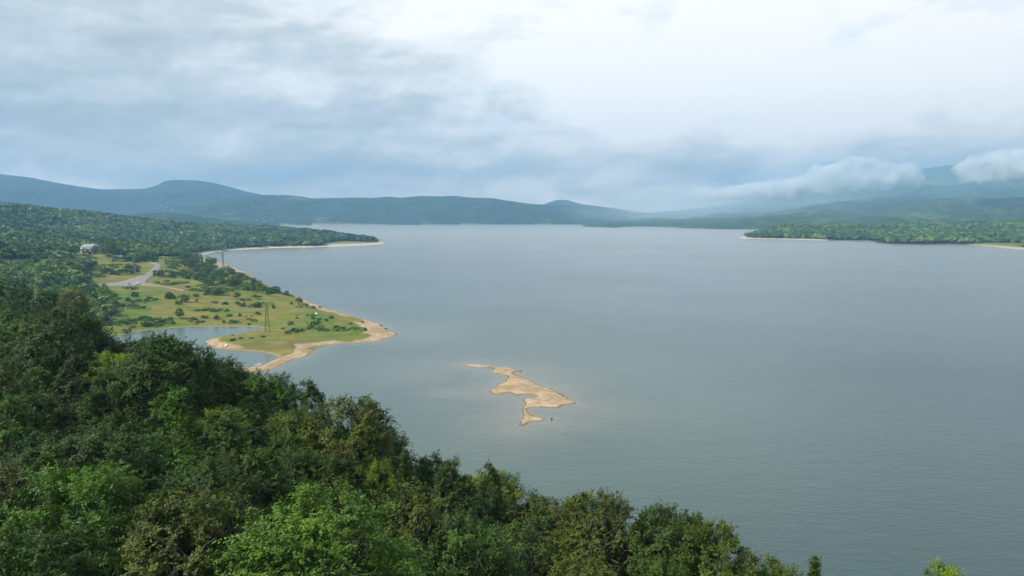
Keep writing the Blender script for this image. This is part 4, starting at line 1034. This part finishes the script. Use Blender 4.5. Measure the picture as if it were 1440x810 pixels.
for k, L in vh.items():
    L.sort(key=lambda o: o['_x'])
    for i, o in enumerate(L):
        o['label'] = f"tiny pale house, {ORD[i]}{'leftmost' if i == 0 else 'from the left'} {k}"
    for o in L: del o['_k']; del o['_x']

def pylon(px, py, hgt, wb, mat, bw, label, arms):
    x, y, z = hit(px, py)
    e = empty('power_pylon', (x, y, z), RAD(12)); tag(e, label, 'pylon', 'pylons of the power line')
    def wd(t): return (wb * (1 - t) + 0.16 * wb * t) / 2 if t < 0.72 else (wb * 0.395 + (0.13 * wb - 0.395 * wb) * (t - 0.72) / 0.28) / 2
    lv = [0, 0.16, 0.31, 0.44, 0.55, 0.64, 0.72, 0.79, 0.86, 0.93, 1.0]
    for sx, sy in ((-1, -1), (1, -1), (1, 1), (-1, 1)):
        mb = MB()
        for a_, b_ in zip(lv[:-1], lv[1:]): mb.bar((sx * wd(a_), sy * wd(a_), a_ * hgt - (0.8 if a_ == 0 else 0)), (sx * wd(b_), sy * wd(b_), b_ * hgt), bw)
        mb.build('leg', mat, e)
    mb = MB(); cs = [(-1, -1), (1, -1), (1, 1), (-1, 1)]
    for a_, b_ in zip(lv[:-1], lv[1:]):
        for k in range(4):
            p, q = cs[k], cs[(k + 1) % 4]
            mb.bar((p[0] * wd(a_), p[1] * wd(a_), a_ * hgt), (q[0] * wd(b_), q[1] * wd(b_), b_ * hgt), bw * 0.55)
            mb.bar((q[0] * wd(a_), q[1] * wd(a_), a_ * hgt), (p[0] * wd(b_), p[1] * wd(b_), b_ * hgt), bw * 0.55)
            mb.bar((p[0] * wd(b_), p[1] * wd(b_), b_ * hgt), (q[0] * wd(b_), q[1] * wd(b_), b_ * hgt), bw * 0.55)
    mb.build('lattice', mat, e)
    for zz, half, sd2 in arms:
        mb = MB(); z1 = zz * hgt; w1 = wd(zz)
        for s in sd2:
            for sy in (-1, 1):
                mb.bar((s * w1, sy * w1, z1), (s * half, 0, z1), bw * 0.6); mb.bar((s * w1, sy * w1, z1 + 1.3), (s * half, 0, z1), bw * 0.5)
            for q in (0.35, 0.7): mb.bar((s * (w1 + (half - w1) * q), 0, z1), (s * (w1 + (half - w1) * q), 0, z1 + 1.3 * (1 - q)), bw * 0.4)
        ar = mb.build('cross_arm', mat, e)
        for s in sd2:
            ib = MB()
            for k in range(6): cyl(ib, (s * half, 0, z1 - 0.25 - 0.2 * k), 0.14, 0.09, 'z', 10)
            ib.bar((s * half, 0, z1), (s * half, 0, z1 - 1.5), 0.05); ib.build('insulator', insul_m, ar)
    return e
pylon(376, 467, 27.5, 4.6, steel_m, 0.20, 'large rusty lattice pylon on the peninsula beside the lagoon inlet', [(0.90, 3.4, (-1, 1)), (0.76, 3.8, (-1, 1))])
pylon(189, 386, 30, 3.2, steel_g, 0.22, 'thin greenish pylon rising behind the dark tree by the road', [(0.90, 3.0, (-1, 1)), (0.78, 3.4, (-1, 1))])
pylon(314, 381, 36, 4.0, steel_m, 0.30, 'thin grey pylon in the shore scrub against the bay', [(0.88, 3.2, (-1, 1)), (0.76, 3.6, (-1, 1))])

def vehicle(name, px, py, rz, kind, paint, label, cat):
    x, y, z = hit(px, py); e = empty(name, (x, y, z + 0.03), rz); tag(e, label, cat)
    if kind == 'car': L, Wd, prof, win = 4.4, 1.75, [(-2.2, .35), (-2.15, .85), (-2.05, 1.0), (-1.55, 1.42), (-1.0, 1.5), (0.2, 1.48), (1.0, 0.98), (2.0, 0.85), (2.2, 0.6), (2.2, .35)], [(-1.85, 1.02), (-1.42, 1.38), (-0.95, 1.45), (0.15, 1.43), (0.82, 1.02)]
    elif kind == 'suv': L, Wd, prof, win = 4.6, 1.85, [(-2.3, .45), (-2.3, 1.05), (-2.2, 1.65), (-2.05, 1.78), (0.3, 1.76), (1.0, 1.15), (2.1, 1.02), (2.3, 0.8), (2.3, .45)], [(-2.1, 1.12), (-2.02, 1.62), (-1.9, 1.68), (0.25, 1.66), (0.82, 1.15)]
    else: L, Wd, prof, win = 7.0, 2.3, [(-3.5, .5), (-3.5, 2.9), (-3.35, 3.05), (1.9, 3.05), (2.1, 2.9), (2.75, 1.7), (3.4, 1.35), (3.5, 1.0), (3.5, .5)], [(1.15, 1.75), (1.15, 2.6), (1.95, 2.6), (2.45, 1.75)]
    mb = MB(); mb.prism(prof, -Wd / 2, Wd / 2); mb.build('body', paint, e, bevel=0.09)
    for s in (-1, 1):
        wb_ = MB(); wb_.prism(win, s * (Wd / 2 - 0.03), s * (Wd / 2 + 0.012)); wb_.build('side_window', glass_m, e)
    # windscreen: thin slab just proud of the sloping front of the cabin
    pf = [p for p in prof if p[0] > 0.15 and p[1] > 0.95]
    a_, b_ = ((0.28, 1.46), (0.93, 1.05)) if kind == 'car' else ((0.37, 1.72), (0.94, 1.24)) if kind == 'suv' else ((2.16, 2.82), (2.70, 1.85))
    nx, nz = (a_[1] - b_[1]), (b_[0] - a_[0]); ln = math.hypot(nx, nz); nx, nz = nx / ln * 0.03, nz / ln * 0.03
    wb_ = MB(); wb_.prism([(a_[0] - nx, a_[1] - nz), (b_[0] - nx, b_[1] - nz), (b_[0] + nx, b_[1] + nz), (a_[0] + nx, a_[1] + nz)], -Wd / 2 + 0.14, Wd / 2 - 0.14); wb_.build('windscreen', glass_m, e)
    rr = 0.32 if kind == 'car' else 0.37 if kind == 'suv' else 0.42
    for sx in (-0.31, 0.31):
        for s in (-1, 1):
            wb_ = MB(); cyl(wb_, (sx * L, s * (Wd / 2 - 0.08), rr), rr, 0.24, 'y', 20); wh = wb_.build('wheel', rubber_m, e)
            hb = MB(); cyl(hb, (sx * L, s * (Wd / 2 + 0.045), rr), rr * 0.58, 0.03, 'y', 16); hb.build('rim', hub_m, wh)
    for s in (-1, 1):
        hb = MB(); hb.box((L / 2 - 0.02, s * Wd * 0.36, 0.72 if kind != 'van' else 0.95), (0.08, 0.34, 0.16)); hb.build('headlight', lamp_m, e)
        hb = MB(); hb.box((-L / 2 + 0.02, s * Wd * 0.4, 0.85 if kind != 'van' else 1.1), (0.08, 0.2, 0.2)); hb.build('tail_light', redl_m, e)
    bb = MB(); bb.box((L / 2 + 0.02, 0, 0.5), (0.12, Wd * 0.96, 0.22)); bb.build('bumper', trim_m if paint is not darkp_m else darkp_m, e, bevel=0.03)
vehicle('parked_car', 182, 400.3, RAD(8), 'car', darkp_m, 'dark parked car on the pale roadside lot', 'car')
vehicle('parked_van', 195, 399.7, RAD(4), 'van', whitep_m, 'white van parked on the roadside lot', 'van')
vehicle('parked_car', 363, 515.0, RAD(172), 'suv', whitep_m, 'white car parked on the sand spit at the water', 'car')
vehicle('parked_car', 450.5, 433, RAD(15), 'suv', greyp_m, 'grey car parked on the sandy beach', 'car')
vehicle('parked_car', 441.5, 433.8, RAD(30), 'car', greyp_m, 'small grey car at the grass edge above the beach', 'car')

def tent(px, py, rx, ry, h, rz, mat, label):
    x, y, z = hit(px, py); e = empty('tent', (x, y, z), rz); tag(e, label, 'tent')
    nu, nv = 24, 9; Vv = []; Ff = []
    for j in range(nv):
        t = j / (nv - 1) * pi / 2
        for i in range(nu):
            a = 2 * pi * i / nu; k = 1 - 0.06 * abs(sin(2 * a)) ** 2
            Vv.append((rx * cos(a) * cos(t) ** 0.8 * k if j < nv - 1 else 0, ry * sin(a) * cos(t) ** 0.8 * k if j < nv - 1 else 0, h * sin(t)))
    o = link('canopy', mesh_np('canopy', Vv, grid_faces(nv, nu, True), mat, True), e)
    db = MB(); db.poly([(rx * 0.93, -0.45, 0.02), (rx * 0.93, 0.45, 0.02), (rx * 0.62, 0.0, h * 0.78)]); so = db.build('door_flap', steel_m, e)
    m_ = so.modifiers.new('t', 'SOLIDIFY'); m_.thickness = 0.12; m_.offset = 0
    for a in (pi / 4, 3 * pi / 4):
        pb = MB(); prev = None
        for k in range(13):
            t = pi * k / 12; p = (rx * 0.98 * cos(a) * cos(t), ry * 0.98 * sin(a) * cos(t), h * 1.01 * sin(t) + 0.03)
            if prev: pb.bar(prev, p, 0.05)
            prev = p
        pb.build('tent_pole', trim_m, e)
tent(318.5, 487, 1.9, 1.5, 1.9, RAD(-80), canvas_m, 'white dome tent on the grassy spit by the lagoon')
tent(445, 442, 3.4, 2.0, 1.9, RAD(-70), canvas_g, 'pale grey tent in the green bushes behind the beach')

skin_m = simple_mat('skin', (0.45, 0.28, 0.2), 0.6, 0.3); hair_m = simple_mat('dark_hair', (0.03, 0.02, 0.015), 0.7, 0.2)
def person(px, py, rz, shirt, trous, label, wide):
    x, y, z = hit(px, py); e = empty('person', (x, y, z), rz); tag(e, label, 'person')
    J = [(0, 0, .95), (0, 0, 1.15), (0, 0, 1.38), (0, .01, 1.50), (0, .02, 1.60), (0, .02, 1.72)]
    R0 = [.15, .14, .16, .06, .09, .085]
    E = [(i, i + 1) for i in range(5)]
    def chain(root, pts, rs):
        p = root
        for q, r in zip(pts, rs): J.append(q); R0.append(r); E.append((p, len(J) - 1)); p = len(J) - 1
        return p
    for s in (-1, 1):
        chain(0, [(s * .10, 0, .88), (s * .12, .03, .50), (s * .13, 0, .09), (s * .14, .17, .04)], [.11, .07, .05, .045])
        w_ = chain(2, [(s * .19, 0, 1.36), (s * (.24 + wide), .0, 1.10), (s * (.22 + wide), .12, .88), (s * (.21 + wide), .16, .82)], [.07, .045, .035, .04])
        for k in range(5):
            a = (k - 2) * 0.018
            chain(w_, [(s * (.21 + wide) + a, .18 + (-.02 if k == 0 else 0), .78 - .01 * (2 - abs(k - 2))), (s * (.21 + wide) + a * 1.2, .175, .745)], [.010, .009])
    me = bpy.data.meshes.new('body'); me.from_pydata(J, E, []); o = link('body', me, e)
    sk = o.modifiers.new('skin', 'SKIN')
    for i, r in enumerate(R0): me.skin_vertices[0].data[i].radius = (r, r)
    me.skin_vertices[0].data[0].use_root = True
    o.modifiers.new('sub', 'SUBSURF').render_levels = 1
    bm_, n = new_mat('clothed_figure')
    zs = n.node('ShaderNodeSeparateXYZ'); n.l.new(n.node('ShaderNodeTexCoord').outputs['Object'], zs.inputs[0])
    c = n.mix(n.m('GREATER_THAN', zs.outputs[2], 0.95), trous, shirt)
    c = n.mix(n.m('GREATER_THAN', zs.outputs[2], 1.45), c, (0.45, 0.28, 0.2)); c = n.mix(n.m('LESS_THAN', zs.outputs[2], 0.08), c, (0.03, 0.03, 0.03))
    out_surf(n, pbsdf(n, c, 0.8, 0.2)); me.materials.append(bm_)
    hb = MB(); cyl(hb, (0, 0.0, 1.75), .105, .12, 'z', 12, .05); hb.build('hair', hair_m, e, smooth=True)
person(313.2, 489.2, RAD(160), (0.03, 0.03, 0.035), (0.04, 0.035, 0.03), 'person in dark clothes standing at the lagoon edge', 0.02)
person(317.2, 489.6, RAD(200), (0.08, 0.02, 0.03), (0.05, 0.05, 0.06), 'person standing at the water just before the white tent', 0.05)

def rock(px, py, wpx, hh, label, z0=None, group=None):
    x, y, z = hit(px, py); d = math.hypot(x, y, CAMZ); w_ = wpx * d / F
    rgk = np.random.default_rng(int(px * 7 + py))
    nu, nv = 14, 8; Vv = []
    for j in range(nv):
        t = -0.35 + (pi / 2 + 0.35) * j / (nv - 1)
        for i in range(nu):
            a = 2 * pi * i / nu; k = 1 + 0.25 * sin(2 * a + px) + 0.15 * rgk.normal()
            Vv.append((w_ / 2 * cos(a) * cos(t) * k, w_ / 3 * sin(a) * cos(t) * k, hh * sin(t) * (1 + 0.12 * rgk.normal())))
    o = link('rock', mesh_np('rock', Vv, grid_faces(nv, nu, True), stone_m, False), None, (x, y, z)); tag(o, label, 'rock', group)
rock(535.8, 458.0, 4, 0.9, 'dark rock at the waterline of the sandy point', group='rocks of the shore')
rock(541.5, 462.5, 3.5, 0.7, 'smaller dark rock near the tip of the sandy point', group='rocks of the shore')
rock(556.5, 468.5, 3, 0.6, 'dark stone at the very tip of the peninsula', group='rocks of the shore')
rock(1234, 342, 5, 5, 'dark rocky lump off the wooded headland', group='rocks of the shore')
for i, (a_, b_, w_) in enumerate([(782,550.6,2.5),(787,553.2,2.5),(791.5,555.4,3),(797,558.8,2.5),(774,546.2,2.0),(732,521.5,2.0)]):
    rock(a_, b_ + 0.6, w_, 0.35, f"flat dark stone, {ORD[i]}{'leftmost' if i == 0 else 'one'} along the east edge of the sand islet", group='rocks of the shore')
# buoy by the islet
bx, by = at_z(775.8, 589.3, 0.3)
e = empty('buoy', (bx, by, 0)); tag(e, 'small dark round buoy floating off the sand islet', 'buoy')
Vv = [(0.55 * cos(2 * pi * i / 18) * cos(t), 0.55 * sin(2 * pi * i / 18) * cos(t), 0.25 + 0.55 * sin(t)) for t in np.linspace(-pi / 2 + 0.01, pi / 2 - 0.01, 11) for i in range(18)]
link('float', mesh_np('float', Vv, grid_faces(11, 18, True), rubber_m, True), e)
rb = MB(); cyl(rb, (0, 0, 0.86), 0.06, 0.3, 'z', 10); rb.build('top_ring', steel_m, e)

# ------------------------------------------------------------------ low clouds lying on the mountain slope, built as mist volumes
low_cloud_m, n = new_mat('mist')
pv = n.node('ShaderNodeVolumePrincipled'); pv.inputs['Color'].default_value = (0.97, 0.98, 1.0, 1); n.l.new(n.m('MULTIPLY', n.smooth(n.noise(n.node('ShaderNodeNewGeometry').outputs['Position'], 0.0055, 5, 0.62), 0.41, 0.64), 0.022), pv.inputs['Density']); pv.inputs['Anisotropy'].default_value = 0.1
out_surf(n, None, pv.outputs[0])
import bmesh
def mist(name, spots, label, seed):
    """spots: x, y, half width, half height (photograph pixels), distance"""
    r_ = np.random.default_rng(seed); bm = bmesh.new()
    for px, py, hw, hh, d in spots:
        c = Vector(at_d(px, py, d)); k = d / F
        mtx = Matrix.Translation(c) @ Matrix.Rotation(-math.atan2(c.x, c.y), 4, 'Z') @ Matrix.Diagonal((hw * k, hw * k * 0.7, hh * k, 1))
        bmesh.ops.create_icosphere(bm, subdivisions=4, radius=1.0, matrix=mtx)
    V0 = np.array([v.co for v in bm.verts])
    me = bpy.data.meshes.new(name); bm.to_mesh(me); bm.free()
    o = link(name, me)
    rm = o.modifiers.new('fuse', 'REMESH'); rm.mode = 'VOXEL'; rm.voxel_size = 16; rm.use_smooth_shade = True
    tx = bpy.data.textures.new('billow', 'CLOUDS'); tx.noise_scale = 180; tx.noise_depth = 6
    dm = o.modifiers.new('billow', 'DISPLACE'); dm.texture = tx; dm.strength = 165; dm.mid_level = 0.47; dm.texture_coords = 'GLOBAL'
    me.materials.append(low_cloud_m); tag(o, label, 'mist', kind='stuff')
mist('mist', [(1215,243,42,19,6900),(1180,250,46,16,6900),(1250,248,38,14,6900),(1276,250,18,9,6900),(1140,261,54,12,7000),(1090,268,60,9,7100),(1040,273,60,7.5,7200),(1195,238,24,12,6900),(1232,236,22,11,6900)], 'low white cloud trailing along the mountain slope', 3)
mist('mist', [(1400,236,44,13,6600),(1440,228,44,18,6600),(1370,240,26,9,6600),(1425,220,20,13,6600),(1480,222,44,20,6600),(1357,242,14,6,6600)], 'low white cloud hiding the crest of the mountain', 4)

def veil_mat(name, dens, col):
    m, n = new_mat(name)
    oc = n.node('ShaderNodeTexCoord').outputs['Object']
    ln = n.node('ShaderNodeVectorMath', operation='DOT_PRODUCT'); n.l.new(oc, ln.inputs[0]); n.l.new(oc, ln.inputs[1])
    f = n.m('SUBTRACT', 1.0, ln.outputs['Value'], clamp=True)
    pv = n.node('ShaderNodeVolumePrincipled'); pv.inputs['Color'].default_value = (*col, 1)
    n.l.new(n.m('MULTIPLY', n.m('MULTIPLY', f, f), dens), pv.inputs['Density'])
    out_surf(n, None, pv.outputs[0]); return m
def veil(px, py, hw, hh, d, deep, label, m):
    bm = bmesh.new(); c = Vector(at_d(px, py, d)); k = d / F
    bmesh.ops.create_icosphere(bm, subdivisions=5, radius=1.0)
    me = bpy.data.meshes.new('mist'); bm.to_mesh(me); bm.free(); me.materials.append(m)
    o = link('mist', me, None, c, -math.atan2(c.x, c.y)); o.scale = (hw * k, deep, hh * k); tag(o, label, 'mist', kind='stuff')
veil(1040, 297, 290, 40, 7500, 1700, 'thin veil of mist dimming the far end of the lake', veil_mat('thin_mist', 0.00085, (0.80, 0.92, 1.0)))
veil(1310, 262, 420, 75, 7200, 1700, 'broad added veil of blue haze over the mountain slope', veil_mat('added_blue_haze', 0.00050, (0.55, 0.80, 1.0)))  # added volume that makes the haze over this slope brighter and bluer
